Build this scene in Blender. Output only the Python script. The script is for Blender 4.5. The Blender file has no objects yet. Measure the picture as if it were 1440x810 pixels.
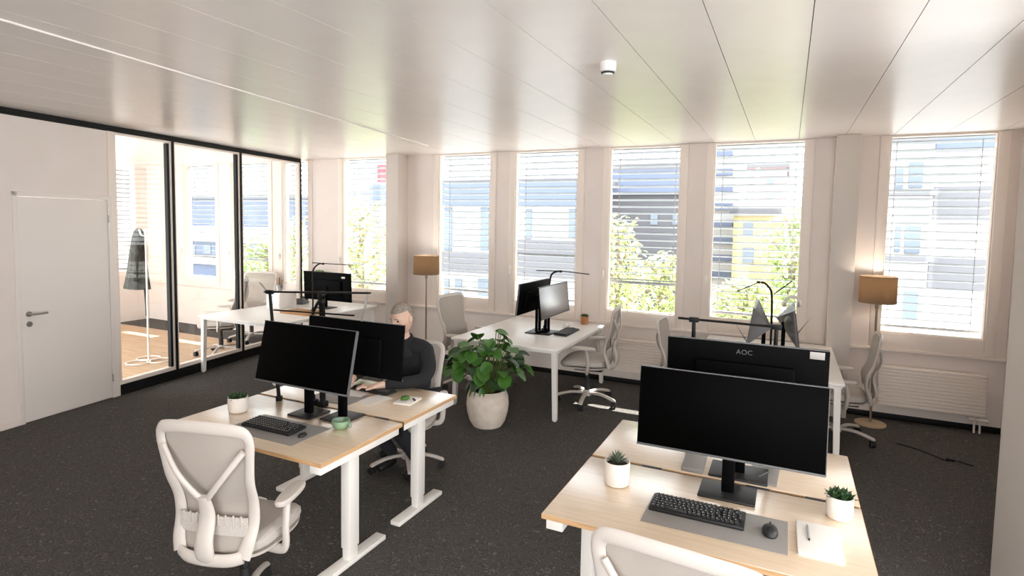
import bpy, bmesh, math, random
from mathutils import Vector, Matrix, Euler
random.seed(7)
PI = math.pi
scn = bpy.context.scene
COL = scn.collection
V = Vector

# ------------------------------------------------------------------ camera solved from the photograph
CAMZ = 1.957
FPX, CY = 811.68, 369.15
RR = V((0.90197, 0.43145, 0.01738)); UU = V((-0.04482, 0.05351, 0.99756)); FF = V((-0.42947, 0.90055, -0.0676))
cam_d = bpy.data.cameras.new('camera'); cam = bpy.data.objects.new('camera', cam_d); COL.objects.link(cam)
cam_d.sensor_width = 36; cam_d.lens = FPX * 36 / 1440; cam_d.shift_y = -(405 - CY) / 1440
cam_d.clip_start = .05; cam_d.clip_end = 600
m = Matrix.Identity(4)
for i in range(3):
    m[i][0] = RR[i]; m[i][1] = UU[i]; m[i][2] = -FF[i]
m[2][3] = CAMZ
cam.matrix_world = m
scn.camera = cam

def at(u, v, Y):
    """point of the plane y=Y (metres beyond the camera) seen at photograph pixel u,v"""
    d = RR * ((u - 720) / FPX) - UU * ((v - CY) / FPX) + FF
    return V((0, 0, CAMZ)) + d * (Y / d.y)

D, H, HD = 6.996, 2.915, .73           # window wall, ceiling height, desk height
XL0, SL = -5.9464, -.15372             # left wall: x = XL0 + SL*y
SN = math.sqrt(1 + SL * SL)
LWM = Matrix(((1 / SN, SL / SN, 0, XL0), (-SL / SN, 1 / SN, 0, 0), (0, 0, 1, 0), (0, 0, 0, 1)))  # local: x=out of the wall into the room, y=along it

# ------------------------------------------------------------------ materials
def lin(h):
    h = h.lstrip('#'); r = []
    for i in (0, 2, 4):
        c = int(h[i:i + 2], 16) / 255
        r.append(c / 12.92 if c <= .04045 else ((c + .055) / 1.055) ** 2.4)
    return (*r, 1)
def mat(name, color, rough=.5, metal=0, spec=.5, **kw):
    mt = bpy.data.materials.new(name); mt.use_nodes = True
    b = mt.node_tree.nodes['Principled BSDF']
    b.inputs['Base Color'].default_value = lin(color); b.inputs['Roughness'].default_value = rough
    b.inputs['Metallic'].default_value = metal; b.inputs['Specular IOR Level'].default_value = spec
    for k, v in kw.items(): b.inputs[k.replace('_', ' ')].default_value = v
    return mt
def nodes(mt):
    nt = mt.node_tree
    return nt, nt.nodes, nt.links, nt.nodes['Principled BSDF']
def noisy(mt, c1, c2, scale=8, stretch=(1, 1, 1), detail=4, dist=0, bump=0, coord='Object', lo=.35, hi=.65):
    nt, N, L, b = nodes(mt)
    tc = N.new('ShaderNodeTexCoord'); mp = N.new('ShaderNodeMapping'); mp.inputs['Scale'].default_value = stretch
    nz = N.new('ShaderNodeTexNoise'); nz.inputs['Scale'].default_value = scale; nz.inputs['Detail'].default_value = detail; nz.inputs['Distortion'].default_value = dist
    cr = N.new('ShaderNodeValToRGB'); cr.color_ramp.elements[0].position = lo; cr.color_ramp.elements[1].position = hi
    cr.color_ramp.elements[0].color = lin(c1); cr.color_ramp.elements[1].color = lin(c2)
    L.new(tc.outputs[coord], mp.inputs[0]); L.new(mp.outputs[0], nz.inputs['Vector']); L.new(nz.outputs['Fac'], cr.inputs[0]); L.new(cr.outputs[0], b.inputs['Base Color'])
    if bump:
        bp = N.new('ShaderNodeBump'); bp.inputs['Strength'].default_value = bump; bp.inputs['Distance'].default_value = .01
        L.new(nz.outputs['Fac'], bp.inputs['Height']); L.new(bp.outputs[0], b.inputs['Normal'])
    return mt
M = {}
M['wall'] = noisy(mat('wall_paint', '#E3D8D0', .75), '#E1D6CE', '#E5DAD3', 3, lo=.3, hi=.7)
M['pillar'] = mat('pillar_paint', '#D3CAC2', .75)
M['frame'] = mat('window_frame_white', '#EADED4', .45)
M['ceil'] = noisy(mat('ceiling_metal', '#F0E8E2', .28, spec=.8), '#EEE6E0', '#F2EAE4', 5, lo=.3, hi=.7)
M['seam'] = mat('ceiling_gap', '#6A6560', .8)
M['black'] = mat('black_metal', '#131313', .5, spec=.2)
M['white'] = mat('white_metal', '#E9E5DF', .4)
M['lam'] = mat('white_laminate', '#EFEBE6', .35)
M['door'] = mat('door_white', '#E4DCD5', .5)
M['steel'] = mat('brushed_steel', '#A9A39C', .35, 1)
M['chrome'] = mat('chrome', '#D8D6D2', .2, 1)
M['alu'] = mat('aluminium_frame', '#B9B9B7', .35, .8)
M['plastic'] = mat('chair_white_plastic', '#C6BDB5', .45)
M['fabric'] = noisy(mat('seat_fabric', '#BFB7AF', .9), '#B4ACA4', '#C6BEB6', 180, detail=2, bump=.2)
M['dark'] = mat('dark_plastic', '#1E1E1F', .5)
M['mono'] = noisy(mat('monitor_black', '#070708', .55, spec=.04), '#060607', '#09090A', 30)
M['screen'] = mat('matte_screen', '#030303', .45, spec=.025)
M['screen_gl'] = mat('glossy_screen', '#2A2A2B', .35, spec=1.0, Coat_Weight=1.0, Coat_IOR=2.3, Coat_Roughness=.3)
M['graymon'] = mat('grey_monitor_shell', '#5A5A5B', .45)
M['rubber'] = mat('caster_black', '#161616', .6)
M['key'] = mat('key_black', '#232324', .55)
M['legend'] = mat('key_legend', '#A9A9A9', .6)
M['mat'] = mat('desk_mat_grey', '#8E8A86', .55)
M['paper'] = mat('paper', '#F2EEE8', .8)
M['pot'] = noisy(mat('pot_ceramic', '#E9E2DA', .6), '#E6DFD6', '#ECE6DE', 20)
M['pot_big'] = noisy(mat('pot_stone', '#D9CCBE', .75), '#D0C3B4', '#DED2C5', 14, bump=.05)
M['terra'] = noisy(mat('terracotta', '#B07A50', .8), '#A87248', '#B98459', 16)
M['darkpot'] = mat('grey_pot', '#55534F', .7)
M['soil'] = noisy(mat('soil', '#2A211A', .95), '#1E1712', '#3A2E24', 60, bump=.5)
M['leaf'] = noisy(mat('leaf_green', '#3C6A22', .4), '#2F5A1A', '#4E8030', 6, lo=.3, hi=.7)
M['leaf_d'] = noisy(mat('leaf_dark', '#2E4A2A', .5), '#263F22', '#3D5C36', 20)
M['leaf_l'] = noisy(mat('leaf_light', '#7FA356', .55), '#6C9345', '#8FB365', 20)
M['leaf_s'] = noisy(mat('succulent_grey', '#5F6B50', .6), '#4D5942', '#77826A', 25)
M['stem'] = mat('stem', '#55682F', .6)
M['bark'] = noisy(mat('bark', '#8A7B68', .9), '#7A6B58', '#988A76', 12)
M['tree'] = noisy(mat('tree_leaves', '#A6B878', .7), '#98AC66', '#B6C68A', 1.2, lo=.3, hi=.7, coord='Object')  # both leaf tones are paled, the outdoor haze put into the colour
M['tree2'] = noisy(mat('tree_leaves_yellow', '#BDC890', .7), '#B0BC7C', '#CCD4A2', 1.2, lo=.3, hi=.7)
M['skin'] = noisy(mat('skin', '#D9B5A0', .55), '#D3AD97', '#DFBDA9', 12)
M['lip'] = mat('lips', '#B47F72', .5)
M['hair'] = noisy(mat('hair_grey', '#8E857B', .8), '#7C736A', '#9E958B', 90)
M['sweater'] = noisy(mat('sweater', '#1B1C1F', .9), '#17181A', '#222326', 140, bump=.2)
M['trouser'] = mat('trousers', '#22242A', .9)
M['shoe'] = mat('shoes', '#1A1918', .5)
M['coat'] = noisy(mat('coat_cloth', '#3A3B37', .9), '#2F302D', '#454641', 18)
M['disc'] = mat('lamp_base_beige', '#B8A283', .5)
M['pole'] = mat('lamp_pole', '#8A7A69', .4, .5)
M['mug'] = noisy(mat('green_ceramic', '#7E9A7C', .3), '#76927A', '#86A37F', 10)
M['tray'] = noisy(mat('wood_tray', '#B98A5B', .6), '#B08050', '#C39666', 6, (1, 14, 14))
M['bt_white'] = mat('facade_white', '#C2C1BF', .8)
M['bt_grey'] = mat('facade_grey', '#67676C', .8)
M['bt_dark'] = mat('facade_dark_grey', '#58585E', .8)
M['bt_blue'] = mat('facade_blue_grey', '#5E6880', .7)
M['bt_red'] = mat('facade_brick', '#A3858A', .85)
M['bt_yel'] = mat('facade_yellow', '#B9A97C', .85)  # brick and yellow kept pale, with haze put into the colour
M['sign_red'] = mat('sign_red', '#B8444E', .6)
M['bt_win'] = mat('facade_window', '#66717F', .3)
M['ground'] = noisy(mat('outside_ground', '#8F8E86', .9), '#85857A', '#9C9B92', .2)
M['slat'] = mat('blind_slat', '#9CA0A6', .5)
M['tan'] = noisy(mat('sunlit_carpet_tan', '#B89A7C', .5), '#AE8F70', '#C2A587', 4, (.6, 6, 1))  # tan stands for sunlit carpet: the sunlight is put into the colour

def wood():
    mt = mat('oak_desktop', '#DDBB94', .38, spec=.5, Coat_Weight=1.0, Coat_Roughness=.24, Coat_IOR=2.4)
    nt, N, L, b = nodes(mt)
    tc = N.new('ShaderNodeTexCoord'); mp = N.new('ShaderNodeMapping'); mp.inputs['Scale'].default_value = (1.2, 16, 16)
    nz = N.new('ShaderNodeTexNoise'); nz.inputs['Scale'].default_value = 3; nz.inputs['Detail'].default_value = 6; nz.inputs['Distortion'].default_value = .4
    cr = N.new('ShaderNodeValToRGB'); e = cr.color_ramp.elements
    e[0].position = .3; e[0].color = lin('#DCC2A2'); e[1].position = .7; e[1].color = lin('#E5D1B7')  # paler than the tan base: window glare partly put into the colour
    L.new(tc.outputs['Object'], mp.inputs[0]); L.new(mp.outputs[0], nz.inputs['Vector']); L.new(nz.outputs['Fac'], cr.inputs[0]); L.new(cr.outputs[0], b.inputs['Base Color'])
    return mt
M['wood'] = wood(); M['edge'] = noisy(mat('oak_edge', '#C9A072', .5), '#C0966A', '#D2AA7E', 5, (1.5, 1.5, 30))

def carpet():
    mt = mat('carpet_charcoal', '#3C3B3B', .95, spec=.15)
    nt, N, L, b = nodes(mt)
    tc = N.new('ShaderNodeTexCoord')
    wv = N.new('ShaderNodeTexNoise'); wv.inputs['Scale'].default_value = 17; wv.inputs['Detail'].default_value = 1; wv.inputs['Distortion'].default_value = .6
    mu = N.new('ShaderNodeMath'); mu.operation = 'MULTIPLY'; mu.inputs[1].default_value = 9
    pp = N.new('ShaderNodeMath'); pp.operation = 'PINGPONG'; pp.inputs[1].default_value = .5
    L.new(wv.outputs['Fac'], mu.inputs[0]); L.new(mu.outputs[0], pp.inputs[0])
    fine = N.new('ShaderNodeTexNoise'); fine.inputs['Scale'].default_value = 240; fine.inputs['Detail'].default_value = 1
    cr = N.new('ShaderNodeValToRGB'); e = cr.color_ramp.elements
    e[0].position = .36; e[0].color = lin('#504D4A'); e[1].position = .5; e[1].color = lin('#827C76')
    mx = N.new('ShaderNodeMixRGB'); mx.blend_type = 'MULTIPLY'; mx.inputs[0].default_value = .55
    L.new(tc.outputs['Object'], wv.inputs['Vector']); L.new(tc.outputs['Object'], fine.inputs['Vector'])
    L.new(pp.outputs[0], cr.inputs[0]); L.new(cr.outputs[0], mx.inputs[1]); L.new(fine.outputs['Fac'], mx.inputs[2]); 
    gm = N.new('ShaderNodeMixRGB'); gm.blend_type = 'ADD'; gm.inputs[0].default_value = 1; gm.inputs[2].default_value = (.012, .012, .012, 1)
    L.new(mx.outputs[0], gm.inputs[1]); L.new(gm.outputs[0], b.inputs['Base Color'])
    bp = N.new('ShaderNodeBump'); bp.inputs['Strength'].default_value = .4; bp.inputs['Distance'].default_value = .004
    L.new(fine.outputs['Fac'], bp.inputs['Height']); L.new(bp.outputs[0], b.inputs['Normal'])
    return mt
M['carpet'] = carpet()

def glass(name='pane_glass', tint=(.97, .985, .985, 1), k=1.0):
    mt = bpy.data.materials.new(name); mt.use_nodes = True
    nt = mt.node_tree; N = nt.nodes; L = nt.links; N.clear()
    out = N.new('ShaderNodeOutputMaterial'); mix = N.new('ShaderNodeMixShader'); tr = N.new('ShaderNodeBsdfTransparent'); gl = N.new('ShaderNodeBsdfGlossy')
    fr = N.new('ShaderNodeFresnel'); fr.inputs['IOR'].default_value = 1.45
    mm = N.new('ShaderNodeMath'); mm.operation = 'MULTIPLY'; mm.inputs[1].default_value = k
    tr.inputs[0].default_value = tint; gl.inputs['Roughness'].default_value = .01
    ge = N.new('ShaderNodeNewGeometry'); sb = N.new('ShaderNodeMath'); sb.operation = 'SUBTRACT'; sb.inputs[0].default_value = 1; L.new(ge.outputs['Backfacing'], sb.inputs[1])
    m2 = N.new('ShaderNodeMath'); m2.operation = 'MULTIPLY'; m2.use_clamp = True
    L.new(fr.outputs[0], mm.inputs[0]); L.new(mm.outputs[0], m2.inputs[0]); L.new(sb.outputs[0], m2.inputs[1]); L.new(m2.outputs[0], mix.inputs[0]); L.new(tr.outputs[0], mix.inputs[1]); L.new(gl.outputs[0], mix.inputs[2]); L.new(mix.outputs[0], out.inputs[0])
    return mt
M['glass'] = glass(); M['glass_p'] = glass('partition_glass', (.95, .965, .96, 1), 1.3)

def sheer(name, col, alpha):
    mt = mat(name, col, .85); b = mt.node_tree.nodes['Principled BSDF']; b.inputs['Alpha'].default_value = alpha
    return mt
M['mesh'] = sheer('mesh_fabric', '#B9AFA6', .74)
def shade_mat():
    mt = bpy.data.materials.new('lampshade_linen'); mt.use_nodes = True
    nt = mt.node_tree; N = nt.nodes; L = nt.links; N.clear()
    out = N.new('ShaderNodeOutputMaterial'); mix = N.new('ShaderNodeMixShader'); df = N.new('ShaderNodeBsdfDiffuse'); tl = N.new('ShaderNodeBsdfTranslucent')
    df.inputs[0].default_value = lin('#94806A'); tl.inputs[0].default_value = lin('#9C8870'); mix.inputs[0].default_value = .5
    L.new(df.outputs[0], mix.inputs[1]); L.new(tl.outputs[0], mix.inputs[2]); L.new(mix.outputs[0], out.inputs[0])
    return mt
M['shade'] = shade_mat()
def emis(name, col, s):
    mt = bpy.data.materials.new(name); mt.use_nodes = True
    b = mt.node_tree.nodes['Principled BSDF']; b.inputs['Base Color'].default_value = lin(col); b.inputs['Emission Color'].default_value = lin(col); b.inputs['Emission Strength'].default_value = s
    return mt
M['bulb'] = emis('bulb_glow', '#FFD9A0', 12)

# ------------------------------------------------------------------ mesh helpers
def smooth_path(pts, n=6):
    pts = [V(p) for p in pts]; out = []
    for i in range(len(pts) - 1):
        p0 = pts[max(i - 1, 0)]; p1 = pts[i]; p2 = pts[i + 1]; p3 = pts[min(i + 2, len(pts) - 1)]
        for k in range(n):
            t = k / n
            out.append(.5 * ((2 * p1) + (p2 - p0) * t + (2 * p0 - 5 * p1 + 4 * p2 - p3) * t * t + (3 * p1 - p0 - 3 * p2 + p3) * t ** 3))
    out.append(pts[-1]); return out
def ellipse(t): return math.sqrt(max(0, 1 - (2 * t - 1) ** 2))
class MB:
    def __init__(s): s.bm = bmesh.new()
    def box(s, c, d, rot=None, bev=0, seg=2):
        r = bmesh.ops.create_cube(s.bm, size=1); vs = r['verts']
        mt = Matrix.Translation(V(c)) @ (Euler(rot).to_matrix().to_4x4() if rot else Matrix.Identity(4)) @ Matrix.Diagonal((d[0], d[1], d[2], 1))
        bmesh.ops.transform(s.bm, matrix=mt, verts=vs)
        if bev:
            es = list({e for v in vs for e in v.link_edges})
            bmesh.ops.bevel(s.bm, geom=es, offset=bev, segments=seg, profile=.5, affect='EDGES')
        return s
    def bx(s, x0, x1, y0, y1, z0, z1, bev=0):
        return s.box(((x0 + x1) / 2, (y0 + y1) / 2, (z0 + z1) / 2), (abs(x1 - x0), abs(y1 - y0), abs(z1 - z0)), bev=bev)
    def cyl(s, p0, p1, r0, r1=None, seg=20):
        p0, p1 = V(p0), V(p1); r1 = r0 if r1 is None else r1
        return s.tube([p0, p1], [r0, r1], seg)
    def tube(s, path, r, seg=10, flat=None, up=None, closed=False):
        """flat=(a,b): elliptical section, a across (perpendicular to up), b along up"""
        path = [V(p) for p in path]; n = len(path)
        rs = r if isinstance(r, (list, tuple)) else [r] * n
        rings = []; pn = None
        for i, p in enumerate(path):
            if closed: t = path[(i + 1) % n] - path[i - 1]
            else: t = path[min(i + 1, n - 1)] - path[max(i - 1, 0)]
            t = t.normalized()
            ref = V(up) if up else (pn if pn else (V((0, 0, 1)) if abs(t.z) < .9 else V((1, 0, 0))))
            a = (ref - t * ref.dot(t))
            if a.length < 1e-5: a = t.orthogonal()
            a.normalize(); b = t.cross(a); pn = a
            fa, fb = flat if flat else (1, 1)
            rings.append([s.bm.verts.new(p + a * (rs[i] * fb * math.cos(2 * PI * k / seg)) + b * (rs[i] * fa * math.sin(2 * PI * k / seg))) for k in range(seg)])
        m_ = n if closed else n - 1
        for i in range(m_):
            A, B = rings[i], rings[(i + 1) % n]
            for k in range(seg): s.bm.faces.new((A[k], A[(k + 1) % seg], B[(k + 1) % seg], B[k]))
        if not closed:
            s.bm.faces.new(rings[0][::-1]); s.bm.faces.new(rings[-1])
        return s
    def lathe(s, prof, c=(0, 0, 0), seg=32, se=None, close=True):
        """prof [(rx[,ry],z)]; se = superellipse exponent"""
        c = V(c); rings = []
        for q in prof:
            rx, ry, z = (q[0], q[0], q[1]) if len(q) == 2 else q
            ring = []
            for k in range(seg):
                a = 2 * PI * k / seg; ca, sa = math.cos(a), math.sin(a)
                if se: ca = math.copysign(abs(ca) ** (2 / se), ca); sa = math.copysign(abs(sa) ** (2 / se), sa)
                ring.append(s.bm.verts.new(c + V((rx * ca, ry * sa, z))))
            rings.append(ring)
        for A, B in zip(rings, rings[1:]):
            for k in range(seg): s.bm.faces.new((A[k], A[(k + 1) % seg], B[(k + 1) % seg], B[k]))
        if close:
            s.bm.faces.new(rings[0][::-1]); s.bm.faces.new(rings[-1])
        return s
    def grid(s, f, nu, nv):
        g = [[s.bm.verts.new(f(i / nu, j / nv)) for j in range(nv + 1)] for i in range(nu + 1)]
        for i in range(nu):
            for j in range(nv): s.bm.faces.new((g[i][j], g[i + 1][j], g[i + 1][j + 1], g[i][j + 1]))
        return s
    def sheet(s, f, nu, nv, th, n):
        """grid with thickness th along vector n"""
        n = V(n).normalized() * th
        a = [[s.bm.verts.new(V(f(i / nu, j / nv))) for j in range(nv + 1)] for i in range(nu + 1)]
        b = [[s.bm.verts.new(v.co + n) for v in r] for r in a]
        for i in range(nu):
            for j in range(nv):
                s.bm.faces.new((a[i][j], a[i + 1][j], a[i + 1][j + 1], a[i][j + 1])); s.bm.faces.new((b[i][j], b[i][j + 1], b[i + 1][j + 1], b[i + 1][j]))
        for i in range(nu):
            s.bm.faces.new((a[i][0], b[i][0], b[i + 1][0], a[i + 1][0])); s.bm.faces.new((a[i][nv], a[i + 1][nv], b[i + 1][nv], b[i][nv]))
        for j in range(nv):
            s.bm.faces.new((a[0][j], a[0][j + 1], b[0][j + 1], b[0][j])); s.bm.faces.new((a[nu][j], b[nu][j], b[nu][j + 1], a[nu][j + 1]))
        return s
    def prism(s, poly, z0, z1):
        a = [s.bm.verts.new((x, y, z0)) for x, y in poly]; b = [s.bm.verts.new((x, y, z1)) for x, y in poly]
        n = len(poly)
        s.bm.faces.new(a[::-1]); s.bm.faces.new(b)
        for i in range(n): s.bm.faces.new((a[i], a[(i + 1) % n], b[(i + 1) % n], b[i]))
        return s
    def leaf(s, base, d, up, L, W, bend=.25, rnd=False, n=5):
        d = V(d).normalized(); up = V(up); up = (up - d * up.dot(d))
        if up.length < 1e-4: up = d.orthogonal()
        up.normalize(); sd = d.cross(up); rows = []
        for i in range(n + 1):
            t = i / n; w = W * (math.sin(PI * (t ** .75)) * (1 - .15 * t) + .06) * .5
            if rnd: w = W * .5 * (ellipse(t ** .85) + .05)
            if i == n: w = W * .02
            c = V(base) + d * (L * t) - up * (L * bend * t * t)
            rows.append([s.bm.verts.new(c - sd * w + up * w * .35), s.bm.verts.new(c), s.bm.verts.new(c + sd * w + up * w * .35)])
        for A, B in zip(rows, rows[1:]):
            for k in (0, 1): s.bm.faces.new((A[k], A[k + 1], B[k + 1], B[k]))
        return s
    def build(s, name, mt, parent=None, mtx=None, sharp=40, fix=True):
        if fix: bmesh.ops.recalc_face_normals(s.bm, faces=s.bm.faces[:])
        if mtx is not None: bmesh.ops.transform(s.bm, matrix=mtx, verts=s.bm.verts[:])
        lim = math.radians(sharp)
        for e in s.bm.edges:
            e.smooth = not (len(e.link_faces) == 2 and e.calc_face_angle(0) > lim)
        for f in s.bm.faces: f.smooth = True
        me = bpy.data.meshes.new(name); s.bm.to_mesh(me); s.bm.free()
        o = bpy.data.objects.new(name, me); COL.objects.link(o); me.materials.append(mt)
        if parent: o.parent = parent
        return o
def tag(o, label, cat, group=None):
    o['label'] = label; o['category'] = cat
    if group: o['group'] = group
    return o
def thing(name, label, cat, loc=(0, 0, 0), rz=0, group=None, mtx=None):
    o = bpy.data.objects.new(name, None); COL.objects.link(o); o.empty_display_size = .1
    if mtx is not None: o.matrix_world = mtx
    else: o.location = loc; o.rotation_euler = (0, 0, rz)
    return tag(o, label, cat, group)
def structure(o, label=None):
    o['kind'] = 'structure'
    if label: o['label'] = label
    return o
def copy_tree(o, parent=None):
    c = o.copy(); COL.objects.link(c)
    if parent: c.parent = parent
    for ch in o.children: copy_tree(ch, c)
    return c
def again(proto, first, label, loc, rz=0, scale=None):
    o = proto if first else copy_tree(proto)
    o.location = loc; o.rotation_euler = (0, 0, rz); o['label'] = label
    if scale: o.scale = scale if isinstance(scale, tuple) else (scale,) * 3
    return o
WORLD, SUN, EXPO, REAR = 2.4, 12, 1.48, -1.2
# ================================================================== the room
YB = -2.0                                # how far the room runs behind the camera
XR = 1.94
mb = MB(); mb.bx(-6.9, 4.2, -2.0, D + .3, -.12, 0)
structure(mb.build('floor', M['carpet']), 'dark grey carpet floor')
# meeting room floor beyond the glass; sunlight on its carpet is painted as tan
def lwx(y): return XL0 + SL * y
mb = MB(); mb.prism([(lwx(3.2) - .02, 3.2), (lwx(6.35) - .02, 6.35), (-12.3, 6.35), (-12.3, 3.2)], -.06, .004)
structure(mb.build('floor_meeting', M['tan']), 'tan floor of the meeting room behind the glass, painted as sunlit carpet')
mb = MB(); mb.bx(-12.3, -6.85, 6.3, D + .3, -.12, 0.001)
structure(mb.build('floor_strip', M['carpet']))  # dark carpet strip drawn where the wall shades the floor
# ceiling of long metal panels with open joints
mb = MB(); w = .43; x = .057 - 34 * w
while x < 4.2:
    mb.bx(x + .002, x + w - .002, YB if x > -6.8 else 3.0, D + .05, H, H + .02, bev=0); x += w
ce = structure(mb.build('ceiling', M['ceil']), 'white ceiling of long metal panels')
mb = MB(); mb.bx(-14.6, 4.3, 3.0, D + .3, H + .022, H + .12); mb.bx(-6.8, 4.3, YB, 3.0, H + .022, H + .12); structure(mb.build('ceiling_void', M['seam']))
mb = MB(); mb.box((-3.63, 2.2, H - .004), (.035, 8, .012), rot=(0, 0, math.atan(.13)), bev=.003)
structure(mb.build('trim_1', M['ceil']), 'raised white joint running along the ceiling')

mb = MB(); mb.bx(-6.8, REAR, YB - .1, YB, 0, H); structure(mb.build('wall_rear_blocker', M['wall']))  # unseen partial wall, added to cut the light from behind the camera
# ---- window wall
WINS = [('A', -6.27, -5.372), ('B', -4.505, -3.68), ('C', -3.305, -2.43), ('D', -2.016, -1.17), ('E', -.796, .128), ('F', .895, 1.766),
        ('G', -10.03, -9.17), ('H', -8.76, -7.87), ('I', -7.55, -6.98)]
ZB = .898
mb = MB()
mb.bx(-12.3, XR + .3, D, D + .3, 0, .72)
xs = sorted([(a - .09, b + .09) for _, a, b in WINS]); px = -12.3
for a, b in xs + [(XR + .3, 0)]:
    if a > px: mb.bx(px, a, D, D + .22, .72, H)
    px = b
structure(mb.build('wall_back', M['wall']), 'pale window wall')
mb = MB(); mb.bx(-12.3, XR, D - .035, D + .02, .715, .745, bev=.004)
structure(mb.build('trim_2', M['frame']), 'narrow white ledge under the windows')
for i, (n, a, b) in enumerate(WINS):
    r = bpy.data.objects.new('window_%d' % (i + 1), None); COL.objects.link(r); r.location = ((a + b) / 2, D, 0); structure(r)
    hw = (b - a) / 2; f = MB()
    f.bx(-hw - .089, -hw, -.018, .09, .745, H - .001, bev=.006); f.bx(hw, hw + .089, -.018, .09, .745, H - .001, bev=.006)
    f.bx(-hw, hw, -.018, .09, .745, ZB, bev=.006); f.bx(-hw, hw, -.0, .09, H - .02, H - .001)
    f.bx(-hw, -hw + .012, .0, .07, ZB, H - .02); f.bx(hw - .012, hw, .0, .07, ZB, H - .02); f.bx(-hw + .012, hw - .012, .0, .07, ZB, ZB + .012)
    f.build('window_frame', M['frame'], r)
    g = MB(); g.bx(-hw + .006, hw - .006, .045, .051, ZB + .006, H - .015); g.build('pane', M['glass'], r)
    h = MB(); h.box((-hw - .045, -.03, 1.36), (.022, .022, .06), bev=.004); h.box((-hw - .045, -.05, 1.34), (.014, .016, .11), bev=.004); h.build('window_handle', M['white'], r)
# outside venetian blinds, one to each window
BL = {'A': 'outside venetian blind of the window showing the red sign, left of the first pillar', 'B': 'outside venetian blind of the window right behind the small-shaded far floor lamp',
      'C': 'outside venetian blind of the window behind the white desk with two side-on monitors', 'D': 'outside venetian blind of the window with the dark grey building and pale trees behind',
      'E': 'outside venetian blind of the window with the yellow house behind', 'F': 'outside venetian blind of the wide window beside the right floor lamp',
      'G': 'venetian blind seen through the first two panes of the glass partition', 'H': 'venetian blind seen through the middle of the glass partition', 'I': 'venetian blind in the narrow window at the far end of the glass partition'}
for n, a, b in WINS:
    t = thing('venetian_blind', BL[n], 'blind', ((a + b) / 2, D + .2, 0), 0, 'venetian blinds outside the windows')
    hw = (b - a) / 2 + .04; s = MB(); z0 = 1.0 if n in 'AB' else (1.26 if n in 'DGH' else .97); k = 0
    z = H - .06
    while z > z0:
        s.box((0, 0, z), (2 * hw, .08, .004), rot=(math.radians(-15), 0, 0)); z -= .083; k += 1
    s.build('slats', M['slat'], t)
    s = MB(); s.bx(-hw, hw, -.03, .03, z0 - .035, z0 - .005, bev=.004); s.build('bottom_rail', M['slat'], t)
    s = MB(); s.bx(-hw, hw, -.045, .045, H - .018, H, bev=.004); s.build('head_rail', M['slat'], t)
    for sx in (-1, 1):
        s = MB(); s.cyl((sx * (hw - .12), -.033, z0), (sx * (hw - .12), -.033, H - .05), .0035, seg=6); s.build('cord', M['slat'], t)
# pillars
mb = MB(); mb.bx(-5.255, -5.04, D - .24, D + .01, 0, H, bev=.004); structure(mb.build('wall_pillar_left', M['pillar']), 'square pillar left of the far floor lamp')
mb = MB(); mb.bx(.405, .625, D - .2, D + .01, 0, H, bev=.004); structure(mb.build('wall_pillar_right', M['pillar']), 'square pillar left of the right floor lamp')
mb = MB(); mb.bx(1.124, 1.8, 3.5, 4.04, 0, H); structure(mb.build('wall_column', M['pillar']), 'plain column at the right edge of the room')
mb = MB(); mb.bx(XR, XR + .25, 3.8, D + .3, 0, H); structure(mb.build('wall_right', M['wall']))
mb = MB(); mb.bx(.2, XR, D - .012, D + .001, 0, .06, bev=.002); mb.bx(-7, .2, D - .012, D + .001, 0, .06, bev=.002); structure(mb.build('baseboard_back', M['black']))

# ---- left wall with door, then the glass partition  (built along the wall's own line)
def lw(y): return y * SN
sw = lw(3.757); se_ = lw(6.85)
dl, dr = lw(2.832), lw(3.68)
mb = MB()
mb.bx(-.12, 0, lw(YB), dl - .045, 0, H - .062); mb.bx(-.12, 0, dr + .045, sw, 0, H - .062); mb.bx(-.12, 0, dl - .045, dr + .045, 2.17, H - .062)
structure(mb.build('wall_left', M['wall'], mtx=LWM), 'pale wall with the white door')
mb = MB(); mb.bx(-.13, .012, lw(YB), se_, H - .058, H - .001); structure(mb.build('trim_3', M['black'], mtx=LWM), 'black rail where the left wall meets the ceiling')
mb = MB(); mb.bx(-.0, .01, lw(YB), dl - .05, 0, .05, bev=.002); structure(mb.build('baseboard_left', M['wall'], mtx=LWM))
dr_t = bpy.data.objects.new('door_1', None); COL.objects.link(dr_t); dr_t.matrix_world = LWM @ Matrix.Translation((0, (dl + dr) / 2, 0)); structure(dr_t, 'plain white door with steel lever handle')
hw = (dr - dl) / 2
mb = MB(); mb.bx(-.12, .012, -hw - .045, -hw - .004, 0, 2.17, bev=.003); mb.bx(-.12, .012, hw + .004, hw + .045, 0, 2.17, bev=.003); mb.bx(-.12, .012, -hw - .045, hw + .045, 2.13, 2.17, bev=.003); mb.build('door_frame', M['door'], dr_t)
mb = MB(); mb.bx(-.06, .004, -hw, hw, .008, 2.125, bev=.002); mb.build('leaf', M['door'], dr_t)
mb = MB(); mb.cyl((.004, -hw + .06, 1.03), (.012, -hw + .06, 1.03), .026); mb.tube(smooth_path([(.01, -hw + .06, 1.03), (.05, -hw + .06, 1.03), (.06, -hw + .075, 1.03), (.06, -hw + .19, 1.03)]), .009); mb.build('handle', M['steel'], dr_t)
mb = MB(); mb.cyl((.004, -hw + .06, .935), (.014, -hw + .06, .935), .025); mb.box((.014, -hw + .06, .93), (.004, .005, .02)); mb.build('lock', M['steel'], dr_t)
for z in (.22, 1.93):
    mb = MB(); mb.cyl((.014, hw + .003, z - .04), (.014, hw + .003, z + .04), .007, seg=10); mb.build('hinge', M['steel'], dr_t)
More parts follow.
